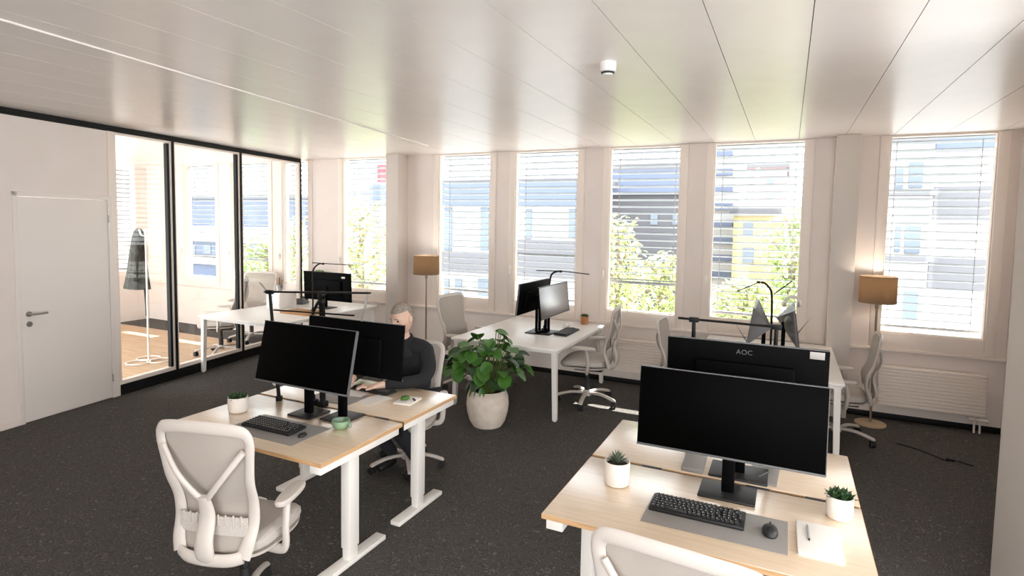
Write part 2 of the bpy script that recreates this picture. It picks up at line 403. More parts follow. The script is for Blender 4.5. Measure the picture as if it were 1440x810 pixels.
# glass partition
gp = bpy.data.objects.new('wall_glass', None); COL.objects.link(gp); gp.matrix_world = LWM; structure(gp, 'glass partition of the meeting room')
ys = [sw, lw(4.5), lw(5.58), se_]
mb = MB(); mb.bx(-.1, .006, sw, se_, 0, .115); mb.build('plinth', M['black'], gp)
for i in range(3):
    a, b = ys[i], ys[i + 1]
    f = MB(); ea = .028; o = .012
    f.bx(-.07, .0, a + o, a + o + ea, .115, H - .06, bev=.003); f.bx(-.07, .0, b - o - ea, b - o, .115, H - .06, bev=.003)
    f.bx(-.07, .0, a + o + ea, b - o - ea, .115, .16, bev=.003); f.bx(-.07, .0, a + o + ea, b - o - ea, H - .085, H - .06, bev=.003)
    f.build('pane_frame', M['frame'], gp)
    g = MB(); g.bx(-.045, -.037, a + o + ea - .005, b - o - ea + .005, .155, H - .08); g.build('pane', M['glass_p'], gp)
    if i: 
        k = MB(); k.bx(-.06, .012, a - .014, a + .014, .1, H - .058); k.bx(-.05, -.005, a - .075, a - .042, .16, H - .09); k.build('mullion', M['black'] if i < 3 else M['alu'], gp)
k = MB(); k.bx(-.06, .012, se_ - .012, se_ + .012, 0, H - .058); k.build('mullion', M['black'], gp)
k = MB(); k.bx(-.12, .01, sw - .06, sw + .01, 0, H - .06, bev=.003); k.build('post', M['frame'], gp)
for i in (1, 2):
    k = MB(); k.bx(-.055, -.01, ys[i] - .07, ys[i] - .045, .16, H - .09); k.build('door_edge', M['alu'], gp)
mb = MB(); mb.bx(-11.4, -11.1, 2.8, 6.38, 0, H); mb.bx(-11.4, -11.1, 6.38, 6.80, 0, .9); mb.bx(-11.4, -11.1, 6.80, D + .3, 0, H); structure(mb.build('wall_meeting', M['wall']), 'far wall of the meeting room')
r = bpy.data.objects.new('window_10', None); COL.objects.link(r); r.location = (-11.1, 6.59, 0); structure(r)
f = MB(); f.bx(-.09, .015, -.21, -.17, .9, H); f.bx(-.09, .015, .17, .21, .9, H); f.bx(-.09, .015, -.17, .17, .86, .94); f.build('window_frame', M['frame'], r)
f = MB(); f.bx(-.05, -.044, -.17, .17, .94, H - .01); f.build('pane', M['glass'], r)
t = thing('venetian_blind', 'venetian blind at the far left inside the meeting room, above the dark coat', 'blind', (-11.3, 6.59, 0), 0, 'venetian blinds outside the windows')
f = MB(); z = H - .1
while z > 1.0: f.box((0, 0, z), (.08, .40, .004), rot=(0, math.radians(-15), 0)); z -= .083
f.build('slats', M['slat'], t)
f = MB(); f.bx(-.03, .03, -.2, .2, .96, .99, bev=.004); f.build('bottom_rail', M['slat'], t)
# radiators
def radiator(label, x0, x1, z0, z1):
    t = thing('radiator', label, 'radiator', ((x0 + x1) / 2, D - .024, 0), 0, 'white radiators under the windows')
    hw = (x1 - x0) / 2; b = MB(); b.bx(-hw, hw, -.075, -.03, z0, z1, bev=.004)
    n = 12; st = (z1 - z0) / n
    for k in range(n): b.bx(-hw + .003, hw - .003, -.085, -.07, z0 + k * st + .004, z0 + (k + 1) * st - .006, bev=.003)
    b.build('panel', M['frame'], t)
    for bx_ in (-hw + .05, hw - .08):
        b = MB(); b.bx(bx_, bx_ + .03, -.03, .022, z0 + .05, z1 - .03); b.build('bracket', M['frame'], t)
    b = MB(); b.tube(smooth_path([(hw - .03, -.05, z0 + .01), (hw - .03, -.05, z0 - .06), (hw - .03, -.06, .0)]), .009); b.tube(smooth_path([(hw - .075, -.05, z0 + .01), (hw - .075, -.05, z0 - .06), (hw - .075, -.06, .0)]), .009); b.build('pipe', M['frame'], t)
    b = MB(); b.cyl((hw - .12, -.05, z0 - .035), (hw - .02, -.05, z0 - .035), .016); b.cyl((hw - .02, -.05, z0 - .035), (hw + .03, -.05, z0 - .035), .02, .024); b.build('valve', M['frame'], t)
radiator('ribbed white radiator under the wide window by the right floor lamp', .90, 1.79, .165, .575)
radiator('ribbed white radiator under the window behind the chair with its white back turned', -1.98, -1.05, .165, .575)
# smoke detector
t = thing('smoke_detector', 'white round smoke detector on the ceiling', 'smoke detector', (-1.006, 3.38, H))
mb = MB(); mb.lathe([(.05, 0), (.05, -.012), (.049, -.04), (.045, -.055), (.012, -.058)]); mb.build('housing', M['white'], t)
mb = MB(); mb.lathe([(.040, -.058), (.036, -.066), (.02, -.066)]); mb.build('grille', M['dark'], t)
mb = MB(); mb.lathe([(.031, -.066), (.031, -.074), (.01, -.077)]); mb.build('cap', M['white'], t)
# ================================================================== furniture
# ---- swivel chair with mesh back (faces +y)
def make_chair():
    t = thing('swivel_chair', '', 'chair', group='white mesh swivel chairs')
    b = MB(); b.lathe([(.045, .075), (.045, .12), (.03, .135)], seg=20)
    for k in range(5):
        a = PI / 2 + k * 2 * PI / 5 + .3; c, s_ = math.cos(a), math.sin(a)
        b.tube(smooth_path([(.03 * c, .03 * s_, .105), (.17 * c, .17 * s_, .108), (.30 * c, .30 * s_, .078), (.315 * c, .315 * s_, .066)], 4), .02, seg=10, flat=(1.1, .75))
    b.build('base', M['plastic'], t)
    for k in range(5):
        a = PI / 2 + k * 2 * PI / 5 + .3; c = V((.31 * math.cos(a), .31 * math.sin(a), .03)); d = V((-math.sin(a), math.cos(a), 0)) if k % 2 else V((math.cos(a + .5), math.sin(a + .5), 0))
        d = d.normalized(); w = MB()
        for sg in (-1, 1): w.cyl(c + d * sg * .006, c + d * sg * .024, .03, seg=18)
        w.cyl(c - d * .006, c + d * .006, .012, seg=10); w.cyl(c + V((0, 0, .012)), c + V((0, 0, .045)), .011, seg=10); w.tube([c + V((0, 0, .028)) - d * .02, c + V((0, 0, .036)), c + V((0, 0, .028)) + d * .02], .01, seg=8)
        w.build('caster', M['rubber'], t)
    b = MB(); b.cyl((0, 0, .12), (0, 0, .24), .03); b.cyl((0, 0, .24), (0, 0, .36), .02); b.build('gas_column', M['dark'], t)
    b = MB(); b.box((0, -.02, .375), (.19, .30, .05), bev=.015); b.cyl((.09, .03, .37), (.24, .05, .365), .006, seg=8); b.box((.245, .05, .365), (.04, .02, .008), bev=.003); b.build('mechanism', M['dark'], t)
    b = MB(); b.lathe([(.2, .20, .395), (.245, .235, .402), (.25, .24, .418)], c=(0, .02, 0), se=3.4, seg=48); b.build('seat_shell', M['plastic'], t)
    b = MB()
    b.lathe([(.225, .215, .415), (.25, .24, .42), (.258, .25, .44), (.256, .247, .462), (.238, .23, .478), (.19, .18, .483), (.1, .1, .478)], c=(0, .02, 0), se=3.2, seg=56)
    for v in b.bm.verts:
        if v.co.y > .1: v.co.z -= (v.co.y - .1) ** 2 * 1.0
        v.co.z += abs(v.co.x) ** 2 * .25
    b.build('seat', M['fabric'], t)
    # back: y as a function of height
    def by(z): return -.262 + .045 * math.exp(-((z - .62) / .11) ** 2) - .17 * max(0, z - .66) ** 1.15 - .03 * max(0, .52 - z)
    def bw(z):                                # half width of the frame by height
        pts = [(.44, .19), (.52, .215), (.62, .222), (.74, .232), (.86, .25), (.96, .262), (1.03, .262)]
        for (z0, w0), (z1, w1) in zip(pts, pts[1:]):
            if z <= z1: return w0 + (w1 - w0) * (z - z0) / (z1 - z0)
        return pts[-1][1]
    def wrap(x, z): return by(z) + .32 * x * x   # the back curves round the sitter
    side = [.44, .5, .58, .68, .78, .88, .96]
    out = [(-bw(z), wrap(bw(z), z), z) for z in side] + [(-.245, wrap(.245, 1.0), 1.005), (-.2, wrap(.2, 1.02), 1.02), (-.1, wrap(.1, 1.026), 1.027), (0, wrap(0, 1.028), 1.029)]
    full = out + [(-x, y, z) for x, y, z in out[::-1][1:]]
    pth = smooth_path(full, 4); n = len(pth)
    rad = [(.03 - .010 * min(1, max(0, (p.z - .45) / .4))) if p.z < .98 else .021 for p in pth]
    b = MB(); b.tube(pth, rad, seg=12, flat=(1.35, .55), up=(0, 1, 0))
    low = smooth_path([(-.19, wrap(.19, .44), .44), (-.12, -.275, .43), (0, -.285, .428), (.12, -.275, .43), (.19, wrap(.19, .44), .44)], 4)
    b.tube(low, .03, seg=12, flat=(.5, 1.0), up=(0, 0, 1))
    b.build('back_frame', M['plastic'], t)
    def mf(u, v_):
        z = .45 + .57 * v_; hw_ = bw(z) - .012
        if z > .985: hw_ -= (z - .985) * 1.1
        x = (2 * u - 1) * hw_
        return V((x, wrap(x, z) + .012, z))
    b = MB(); b.sheet(mf, 14, 18, .004, (0, 1, 0)); b.build('mesh_back', M['mesh'], t)
    b = MB()
    for sx in (-1, 1): b.tube(smooth_path([(sx * .235, wrap(.235, .93) - .012, .93), (sx * .14, by(.82) - .035, .825), (sx * .05, by(.73) - .05, .735), (0, by(.68) - .052, .69)], 5), [.014] * 15 + [.02], seg=10, flat=(1.1, .75), up=(0, 1, 0))
    b.tube(smooth_path([(0, by(.72) - .05, .72), (0, by(.62) - .055, .62), (0, -.30, .5), (0, -.27, .415), (0, -.12, .375)], 5), [.03, .034, .036, .038, .04, .041, .042, .043, .044, .046, .048, .05, .05, .048, .046, .044, .042, .04, .036, .034, .03], seg=14, flat=(1.15, .38), up=(0, 1, 0))
    b.build('back_support', M['plastic'], t)
    b = MB()
    b.sheet(lambda u, v_: V(((2 * u - 1) * .205, wrap((2 * u - 1) * .205, .56) - .012, .525 + .085 * v_)), 12, 3, .006, (0, -1, 0))
    for k in range(9):
        if abs(k - 4) > 0: b.box(((k - 4) * .043, wrap((k - 4) * .043, .56) - .021, .595), (.008, .008, .05), bev=.002)
    b.build('lumbar_rest', M['fabric'], t)
    for sx in (-1, 1):
        a = MB(); a.tube(smooth_path([(sx * .10, -.03, .385), (sx * .24, -.04, .375), (sx * .295, -.05, .40), (sx * .305, -.06, .50), (sx * .30, -.04, .615)], 5), .02, seg=12, flat=(.8, 1.2)); ar = a.build('armrest', M['plastic'], t)
        a = MB(); a.lathe([(.03, .10, 0), (.045, .13, .006), (.047, .135, .018), (.04, .125, .028), (.02, .09, .031)], c=(0, 0, 0), se=2.6, seg=32)
        bmesh.ops.transform(a.bm, matrix=Matrix.Translation((sx * .295, .0, .615)) @ Matrix.Rotation(sx * .12, 4, 'Z'), verts=a.bm.verts[:]); a.build('arm_pad', M['plastic'], ar)
    return t
chair = make_chair()
R_ = math.radians
CH = [((-2.345, 1.92, 0), 15, (.84, .95, 1.02), 'white mesh swivel chair seen from behind at the near left oak desk'),
      ((-.235, 2.0, 0), -5, .96, 'white mesh swivel chair at the near right oak desk, only its back top showing'),
      ((-1.93, 6.03, 0), 97, 1.05, 'white mesh swivel chair seen side-on by the white desk with the terracotta pot'),
      ((-3.36, 5.95, 0), -92, 1.04, 'white mesh swivel chair left of the white desk behind the big leafy plant'),
      ((.49, 6.1, 0), 88, .97, 'white mesh swivel chair in front of the wide radiator and right floor lamp'),
      ((-.86, 6.05, 0), -90, .96, 'white mesh swivel chair just showing left of the lettered black monitor'),
      ((-2.68, 3.72, 0), 204, .92, 'white mesh swivel chair the person in the dark sweater sits on'),
      ((-7.30, 5.62, 0), 125, 1.04, 'white swivel chair behind the middle pane of the glass partition'),
      ((-7.72, 6.5, 0), 200, 1.04, 'white swivel chair behind the last pane of the glass partition')]
for i, (loc, rz, sc, lb) in enumerate(CH): again(chair, i == 0, lb, loc, R_(rz), sc)

# ---- oak sit-stand desks
def make_oak(w, d, tray=False):
    t = thing('sit_stand_desk', '', 'desk', group='oak sit-stand desks')
    b = MB(); b.box((0, 0, HD - .0125), (w, d, .025), bev=.003); b.build('tabletop', M['wood'], t)
    b = MB(); e_ = .0015
    for s_ in (-1, 1): b.box((0, s_ * (d / 2 + e_ / 2), HD - .0125), (w + 2 * e_, e_, .021)); b.box((s_ * (w / 2 + e_ / 2), 0, HD - .0125), (e_, d, .021))
    b.build('edge_band', M['edge'], t)
    b = MB(); b.bx(-w / 2 + .16, w / 2 - .16, -.05, -.01, HD - .075, HD - .028); b.bx(-w / 2 + .16, w / 2 - .16, .01, .05, HD - .075, HD - .028)
    for sx in (-1, 1): b.bx(sx * (w / 2 - .015), sx * (w / 2 - .09), -d / 2 + .012, d / 2 - .012, HD - .07, HD - .026, bev=.003)
    b.build('frame', M['white'], t)
    for sx in (-1, 1):
        x = sx * (w / 2 - .11)
        l = MB(); l.box((x, 0, .40), (.06, .085, .60), bev=.004); l.box((x, 0, .2), (.05, .075, .33), bev=.004); lo = l.build('leg', M['white'], t)
        l = MB(); l.box((x, 0, .022), (.075, d - .12, .03), bev=.006)
        for sy in (-1, 1): l.cyl((x, sy * (d / 2 - .10), 0), (x, sy * (d / 2 - .10), .012), .022, seg=12)
        l.build('foot', M['white'], lo)
    if tray:
        b = MB(); b.bx(-.612, .612, d / 2 + .003, d / 2 + .024, HD - .09, HD - .008); tr_ = b.build('cable_tray', M['black'], t); tr_['label'] = 'black cable tray at the back edge'
        for q in (-.3, .2, .45): b = MB(); b.bx(q - .05, q + .05, d / 2 + .004, d / 2 + .023, HD - .007, HD + .001, bev=.002); b.build('cover', M['dark'], tr_)
    return t
oak = make_oak(1.235, .68, True); oak2 = make_oak(1.235, .625)
again(oak, True, 'oak sit-stand desk nearest the left white chair, small succulent at its far left corner', (-2.69, 2.49, 0))
again(oak2, True, 'oak sit-stand desk the person in the dark sweater sits at', (-2.70, 3.172, 0))
d3 = again(oak, False, 'oak sit-stand desk with notebook, mouse and two potted succulents', (-.275, 2.55, 0))
again(oak2, False, 'oak sit-stand desk under the lettered black monitor', (-.275, 3.232, 0))
# ---- white bench desks
def make_bench(w, d, ins=0):
    t = thing('bench_desk', '', 'desk', group='white two-person bench desks')
    b = MB(); b.box((0, 0, HD - .011), (w, d, .022), bev=.003); b.build('tabletop', M['lam'], t)
    b = MB(); x, y = w / 2 - .03 - ins, d / 2 - .035
    for s_ in (-1, 1):
        b.bx(-x, x, s_ * y - .015, s_ * y + .015, HD - .048, HD - .023); b.bx(s_ * x - .015, s_ * x + .015, -y, y, HD - .048, HD - .023)
    b.bx(-.02, .02, -y, y, HD - .048, HD - .023); b.build('frame', M['white'], t)
    for sx in (-1, 1):
        for sy in (-1, 1):
            l = MB(); l.tube([(sx * (x - .02), sy * (y - .012), HD - .03), (sx * (x + .0), sy * (y - .005), .012)], [.036, .03], seg=4, up=(1, 1, 0)); l.cyl((sx * x, sy * (y - .005), 0), (sx * x, sy * (y - .005), .014), .02, seg=12); l.build('leg', M['white'], t)
    return t
bench = make_bench(1.22, 1.66)
again(bench, True, 'white bench desk behind the big leafy plant, terracotta pot at its far end', (-2.592, 6.06, 0))
again(bench, False, 'white bench desk behind the rear wide monitor, near the right floor lamp', (-.15, 6.03, 0))
bench2 = make_bench(1.32, 1.9)
again(bench2, True, 'white bench desk against the glass partition', (-6.02, 5.77, 0))

# ---- monitors: origin on the desk below the stand, screen faces -y
def make_monitor(name, label, loc, rz, w, h, zb, tilt=6, dy=-.06, dx=0, col_x=0, plate=(.25, .19), shell='mono', screen='screen', curved=0, logo=None, sticker=None, twin=False, group='monitors on the desks', shelly=None):
    t = thing(name, label, 'monitor', loc, rz, group)
    T = Matrix.Translation((dx, dy, zb + h / 2)) @ Matrix.Rotation(-R_(tilt), 4, 'X')
    b = MB(); b.box((0, .012, 0), (w, .018, h), bev=.004)
    if curved:
        b.lathe([(.49 * w * q, .48 * h * q, curved * (1 - q * q)) for q in (1, .9, .75, .6, .45, .3, .12)], seg=40, se=3)
        vs = list(b.bm.verts)[-280:]
        for v in vs: v.co = V((v.co.x, v.co.z + .02, v.co.y))
    else:
        b.box((0, .034, -.03), (w * .62, .03, h * .62), bev=.012)
    b.build('housing', M[shell], t, mtx=T)
    b = MB(); b.box((0, .0018, .003), (w - .012, .003, h - .018), bev=.001); b.build('screen', M[screen], t, mtx=T)
    b = MB(); b.box((0, .0, -h / 2 + .005), (w, .008, .01), bev=.002); b.box((0, .009, h / 2 + .0005), (w - .004, .02, .003)); b.box((w / 2 + .0005, .009, 0), (.003, .02, h - .004)); b.build('bezel', M['graymon'], t, mtx=T)
    c = MB(); topz = zb + h * .52
    if twin:
        for sx in (-.045, .045): c.box((col_x + sx, 0, topz / 2), (.024, .03, topz), bev=.006)
    else: c.box((col_x, 0, topz / 2), (.055, .035, topz), bev=.008)
    c.box(((col_x + dx) / 2, dy / 2 + .02, topz - .03), (abs(dx - col_x) + .09, abs(dy) + .0, .07), bev=.008)
    c.build('stand', M['mono'], t)
    c = MB(); c.box((col_x, .0, .006), (plate[0], plate[1], .012), bev=.004); c.build('base_plate', M['dark'], t)
    if logo:
        cu = bpy.data.curves.new('logo', 'FONT'); cu.body = logo; cu.size = .034; cu.extrude = .0004; cu.align_x = 'CENTER'; cu.align_y = 'CENTER'; cu.space_character = 1.05
        tmp = bpy.data.objects.new('logo_src', cu); COL.objects.link(tmp); dg = bpy.context.evaluated_depsgraph_get()
        me = bpy.data.meshes.new_from_object(tmp.evaluated_get(dg)); bpy.data.objects.remove(tmp)
        lo = bpy.data.objects.new('logo', me); COL.objects.link(lo); me.materials.clear(); me.materials.append(M['graymon']); lo.parent = t
        lo.matrix_local = T @ Matrix.Translation((0, .0222, h / 2 - .045)) @ Matrix.Rotation(PI, 4, 'Z') @ Matrix.Rotation(PI / 2, 4, 'X')
        lo['label'] = 'light grey brand lettering'
    if sticker:
        c = MB(); c.box((sticker[0], .0222, sticker[1]), (sticker[2], .0012, sticker[3])); s_ = c.build('sticker', M['steel'] if logo else M['paper'], t, mtx=T); s_['label'] = 'pale sticker'
    return t
make_monitor('monitor', 'wide black monitor facing the camera, front of the pair on the right oak desks', (-.20, 2.775, HD), 0, .80, .375, .182, tilt=5, dy=-.05, dx=-.012, plate=(.245, .19))
make_monitor('monitor', 'black monitor showing its lettered back, rear of the pair on the right oak desks', (-.17, 3.03, HD), PI, .745, .345, .31, tilt=4, dy=-.05, dx=.0, plate=(.27, .2), logo='AOC', sticker=(-.32, .148, .063, .035))
make_monitor('monitor', 'black monitor facing the camera, front of the pair on the left oak desks', (-2.455, 2.735, HD), 0, .70, .352, .275, tilt=13, dy=-.32, dx=.0, col_x=-.0, plate=(.19, .2))
make_monitor('monitor', 'black monitor turned to the person in the dark sweater', (-2.69, 2.69, HD), PI, .75, .335, .27, tilt=-5, dy=-.12, dx=-.27, plate=(.19, .18))
make_monitor('monitor', 'black monitor seen from the back on the desk behind the big plant', (-2.52, 6.0, HD), -PI / 2, .84, .345, .235, tilt=6, dy=-.075, plate=(.3, .2), twin=True)
make_monitor('monitor', 'monitor with its reflecting screen turned to the chair beside the terracotta pot', (-2.41, 6.0, HD), PI / 2, .86, .345, .21, tilt=6, dy=-.09, plate=(.3, .17), twin=True, screen='screen_gl')
make_monitor('monitor', 'curved-back grey monitor, left of the side-on pair behind the lettered monitor', (-.17, 6.02, HD), -PI / 2, .72, .33, .165, tilt=8, dy=-.11, plate=(.2, .16), shell='graymon', curved=.09)
make_monitor('monitor', 'curved-back grey monitor, right of the side-on pair with a headset hung on it', (.0, 6.02, HD), PI / 2, .72, .33, .165, tilt=8, dy=-.11, plate=(.2, .16), shell='graymon', curved=.09)
make_monitor('monitor', 'black monitor with white sticker on the desk against the glass partition', (-5.80, 6.12, HD), PI, .86, .40, .10, tilt=2, dy=-.05, plate=(.25, .2), sticker=(-.30, .14, .06, .025))

# ---- desk lamps
def bar(b, p0, p1, r=.011): b.tube([p0, p1], r, seg=8, flat=(1.5, .6), up=(0, 0, 1))
def lamp_bridge(label, p0, p1, posts, mid=None, tails=()):
    y, z = p0[1], HD
    t = thing('light_bar_lamp', label, 'desk lamp', (p0[0], p0[1], HD), 0, 'black desk lamps'); o = V((p0[0], p0[1], HD))
    b = MB(); bar(b, V(p0) - o, V(p1) - o); b.build('light_bar', M['black'], t)
    for (pt, pb) in posts:
        b = MB(); b.cyl(V(pt) - o, V(pb) - o, .010, .013, seg=10); b.box(V(pt) - o, (.05, .03, .026), bev=.004); b.cyl(V(pb) - o, V(pb) - o + V((0, 0, .03)), .022, seg=14); b.build('post', M['black'], t)
    for a, c in tails:
        b = MB(); b.cyl(V(a) - o, V(c) - o, .006, seg=8); b.build('arm', M['alu'], t)
    return t
lamp_bridge('long black light bar on two posts above the lettered black monitor', tuple(at(954, 447, 3.2)), tuple(at(1095, 460, 3.2)), [(tuple(at(976, 449.5, 3.2)), (at(976, 449, 3.2).x, 3.2, HD)), (tuple(at(1092, 460, 3.2)), (at(1092, 449, 3.2).x, 3.2, HD))])
lamp_bridge('long black light bar above the pair of monitors on the left oak desks', (-3.12, 2.74, HD + .745), (-2.25, 2.74, HD + .795), [((-3.08, 2.74, HD + .745), (-3.07, 2.80, HD))], tails=[((-2.26, 2.74, HD + .795), (-2.31, 2.74, HD + .62)), ((-3.10, 2.74, HD + .75), (-3.17, 2.74, HD + .80))])
def lamp_neck(label, base, path, bars, wide=1):
    t = thing('gooseneck_lamp', label, 'desk lamp', base, 0, 'black desk lamps')
    b = MB(); b.box((0, 0, .02), (.06, .05, .04), bev=.006); b.cyl((0, 0, .03), (0, 0, .07), .016); b.build('clamp', M['black'], t)
    p = smooth_path([(0, 0, .05)] + path, 6); b = MB(); b.tube(p, .010, seg=10, flat=(1, wide), up=(1, 0, 0)); b.build('neck', M['black'], t)
    b = MB(); e = V(path[-1]); b.cyl(e - V((0, 0, .012)), e + V((0, 0, .012)), .016, seg=12); b.build('joint', M['black'], t)
    for a, c in bars:
        b = MB(); bar(b, a, c, .009); b.build('light_bar', M['black'], t)
    return t
lamp_neck('black gooseneck lamp with the lower light bar, between the monitors on the left oak desks', (-2.80, 2.835, HD), [(0, 0, .3), (0, 0, .58), (.03, 0, .66), (.09, -.03, .705), (.13, -.04, .71)], [((-.31, -.03, .615), (.37, -.03, .635))])
lamp_neck('broad black gooseneck lamp curving under the long light bar on the left oak desks', (-2.72, 2.84, HD), [(.0, 0, .3), (.0, 0, .62), (.01, -.02, .70), (.05, -.06, .755), (.08, -.08, .765)], [], wide=2.6)
lamp_neck('black gooseneck lamp with two thin light arms above the desk behind the big plant', (-2.46, 6.05, HD), [(.03, -.04, .3), (.07, -.05, .55), (.09, -.05, .66), (.15, -.05, .70), (.20, -.05, .705)], [((.20, -.05, .707), (-.10, -.03, .698)), ((.20, -.05, .71), (.53, -.05, .69))])
lamp_neck('black gooseneck lamp arching in front of the yellow house window', (-.105, 6.0, HD), [(0, 0, .3), (-.01, 0, .58), (-.03, 0, .65), (-.08, 0, .70), (-.13, 0, .705)], [((-.13, 0, .705), (-.32, .05, .60)), ((.01, .02, .60), (.16, .05, .73))])
lamp_neck('black gooseneck lamp with a horizontal light bar on the desk against the glass partition', (-5.62, 5.7, HD), [(0, 0, .3), (0, 0, .52), (.03, 0, .6), (.11, 0, .655), (.18, 0, .66)], [((-.0, 0, .665), (.68, 0, .665))])

# ---- keyboards, mice, desk mats
def make_keyboard():
    t = thing('keyboard', '', 'keyboard', group='keyboards on the desks'); w, d = .385, .135
    b = MB(); b.box((0, 0, .011), (w, d, .016), rot=(R_(3), 0, 0), bev=.005); b.build('case', M['dark'], t)
    b = MB(); l = MB(); T = Matrix.Rotation(R_(3), 4, 'X') @ Matrix.Translation((0, 0, .020))
    for r in range(6):
        y = .052 - r * .0205; x = -w / 2 + .012
        k = 0
        while x < w / 2 - .012:
            kw = .0155
            if r == 5 and k == 3: kw = .092
            if r in (2, 3) and k in (0, 12): kw = .024
            gap = .012 if k in (13, 16) and r < 5 else .003
            if x + kw > w / 2 - .008: break
            b.box((x + kw / 2, y, .0025), (kw, .0165, .008), bev=.002, seg=1)
            l.box((x + kw / 2 - .002, y + .002, .0068), (.005, .005, .0004))
            x += kw + gap; k += 1
    b.build('keys', M['key'], t, mtx=T); l.build('legends', M['legend'], t, mtx=T)
    return t
kb = make_keyboard()
again(kb, True, 'black keyboard on the grey mat of the right oak desk', (-.30, 2.508, HD + .003), 0, 1)
again(kb, False, 'black keyboard on the grey mat of the left oak desk', (-2.685, 2.405, HD + .003), R_(0), 1.0)
again(kb, False, 'flat dark keyboard on the white desk behind the big plant', (-2.21, 6.11, HD), PI / 2, 1.15)
again(kb, False, 'dark keyboard under the hands of the person in the sweater', (-2.66, 3.275, HD), PI, .9)
def make_mouse():
    t = thing('computer_mouse', '', 'mouse', group='computer mice'); b = MB()
    b.lathe([(.027, .045, .001), (.030, .050, .008), (.028, .047, .02), (.02, .036, .031), (.008, .015, .036)], seg=28, se=2.3)
    for v in b.bm.verts: v.co.z *= 1 - max(0, v.co.y) * 5
    b.build('shell', M['dark'], t)
    b = MB(); b.cyl((-.003, .026, .031), (.003, .026, .031), .005, seg=10); b.build('wheel', M['rubber'], t)
    return t
ms = make_mouse()
again(ms, True, 'black computer mouse on the right oak desk beside the notebook', (-.012, 2.475, HD + .003), R_(4))
again(ms, False, 'black computer mouse at the right end of the left oak desk keyboard', (-2.43, 2.38, HD + .003), 0, .62)
def deskmat(label, loc, w, d, rz=0):
    t = MB(); t.box((0, 0, .0015), (w, d, .003), bev=.001); o = t.build('desk_mat', M['mat']); o.location = loc; o.rotation_euler = (0, 0, rz); return tag(o, label, 'desk mat', 'grey desk mats')
deskmat('grey desk mat under keyboard and mouse on the right oak desk', (-.225, 2.475, HD), .555, .275)
deskmat('grey desk mat under the keyboard on the left oak desk', (-2.65, 2.40, HD), .54, .30)
deskmat('grey desk mat in front of the person in the dark sweater', (-2.77, 3.04, HD), .36, .24)

# ---- small things on the desks
t = thing('notebook', 'white notebook lying at the right end of the near right desk', 'notebook', (.163, 2.50, HD), R_(1))
b = MB(); b.box((0, 0, .006), (.152, .258, .009), bev=.001); b.build('pages', M['paper'], t)
b = MB(); b.box((0, 0, .0115), (.156, .262, .0016), bev=.0006); b.box((0, 0, .0009), (.156, .262, .0016), bev=.0006); b.build('cover', M['paper'], t)
t = thing('pen', 'silver pen lying on the white notebook', 'pen', (.125, 2.535, HD + .0165), R_(92))
b = MB(); b.cyl((-.06, 0, 0), (.05, 0, 0), .0042, seg=12); b.build('barrel', M['alu'], t)
b = MB(); b.cyl((-.06, 0, 0), (-.073, 0, 0), .004, .001, seg=12); b.build('tip', M['dark'], t)
b = MB(); b.box((.035, 0, .005), (.035, .003, .0015)); b.build('clip', M['steel'], t)
def succulent(label, loc, r, h, kind, grp='small potted succulents on the oak desks'):
    t = thing('potted_succulent', label, 'potted plant', loc, random.random() * 6, grp)
    b = MB(); b.lathe([(r * .86, 0), (r * .95, .004), (r, .03), (r, h), (r * .93, h), (r * .92, h - .018), (r * .3, h - .02)], seg=40); b.build('pot', M['pot'], t)
    b = MB(); b.lathe([(r * .92, h - .019), (r * .7, h - .012), (r * .2, h - .008)], seg=24, close=True); b.build('soil', M['soil'], t)
    b = MB()
    if kind == 'spiky':
        for k in range(46):
            a = k * 2.39996; f = (k / 46); el = R_(85 - 62 * f)
            d = V((math.cos(a) * math.cos(el), math.sin(a) * math.cos(el), math.sin(el)))
            b.leaf((d.x * r * .15, d.y * r * .15, h - .012), d, (0, 0, 1), .062 * (1 - .12 * f), .011, bend=.08, n=4)
    else:
        for c in range(7):
            ca = c * 2 * PI / 6; cc = V((0, 0, 0)) if c == 6 else V((math.cos(ca) * r * .62, math.sin(ca) * r * .62, -.006))
            for k in range(12):
                a = k * 2.4; el = R_(78 - 5.5 * k); d = V((math.cos(a) * math.cos(el), math.sin(a) * math.cos(el), math.sin(el)))
                b.leaf(cc + V((0, 0, h - .008)), d, (0, 0, 1), .042, .017, bend=.1, n=4)
    b.build('leaves', M['leaf_s'] if kind == 'spiky' else M['leaf_d'], t)
    return t
succulent('grey-green spiky succulent in white pot at the left of the right oak desk', (-.684, 2.635, HD), .06, .112, 'spiky')
succulent('bushy green succulent in white pot beside the notebook', (.25, 2.765, HD), .052, .095, 'rosette')
succulent('bushy green succulent in white pot on the left oak desk', (-3.12, 2.515, HD), .060, .095, 'rosette')
def recolor(t, nm, k):
    for c in t.children:
        if c.name.split('.')[0] == nm: c.data.materials[0] = M[k]
t = succulent('small green plant in terracotta pot at the far end of the white desk', (-2.225, 6.78, HD), .045, .10, 'rosette', 'plants on the far desks')
recolor(t, 'pot', 'terra')
t = succulent('light green plant in a tall grey pot on the ledge behind the stickered monitor', (-6.67, D - .09, .745), .075, .40, 'rosette', 'plants on the far desks')
recolor(t, 'pot', 'darkpot'); recolor(t, 'leaves', 'leaf_l')
t = thing('mug', 'pale green ceramic cup beside the monitor stands', 'cup', (-2.335, 2.585, HD), 0)
b = MB(); b.lathe([(.028, 0), (.045, .01), (.054, .035), (.052, .052), (.049, .052), (.047, .035), (.03, .012), (.005, .01)], seg=32); b.build('bowl', M['mug'], t)
b = MB(); b.tube(smooth_path([(.05, 0, .045), (.075, 0, .04), (.075, 0, .022), (.048, 0, .016)], 5), .005, seg=8); b.build('handle', M['mug'], t)
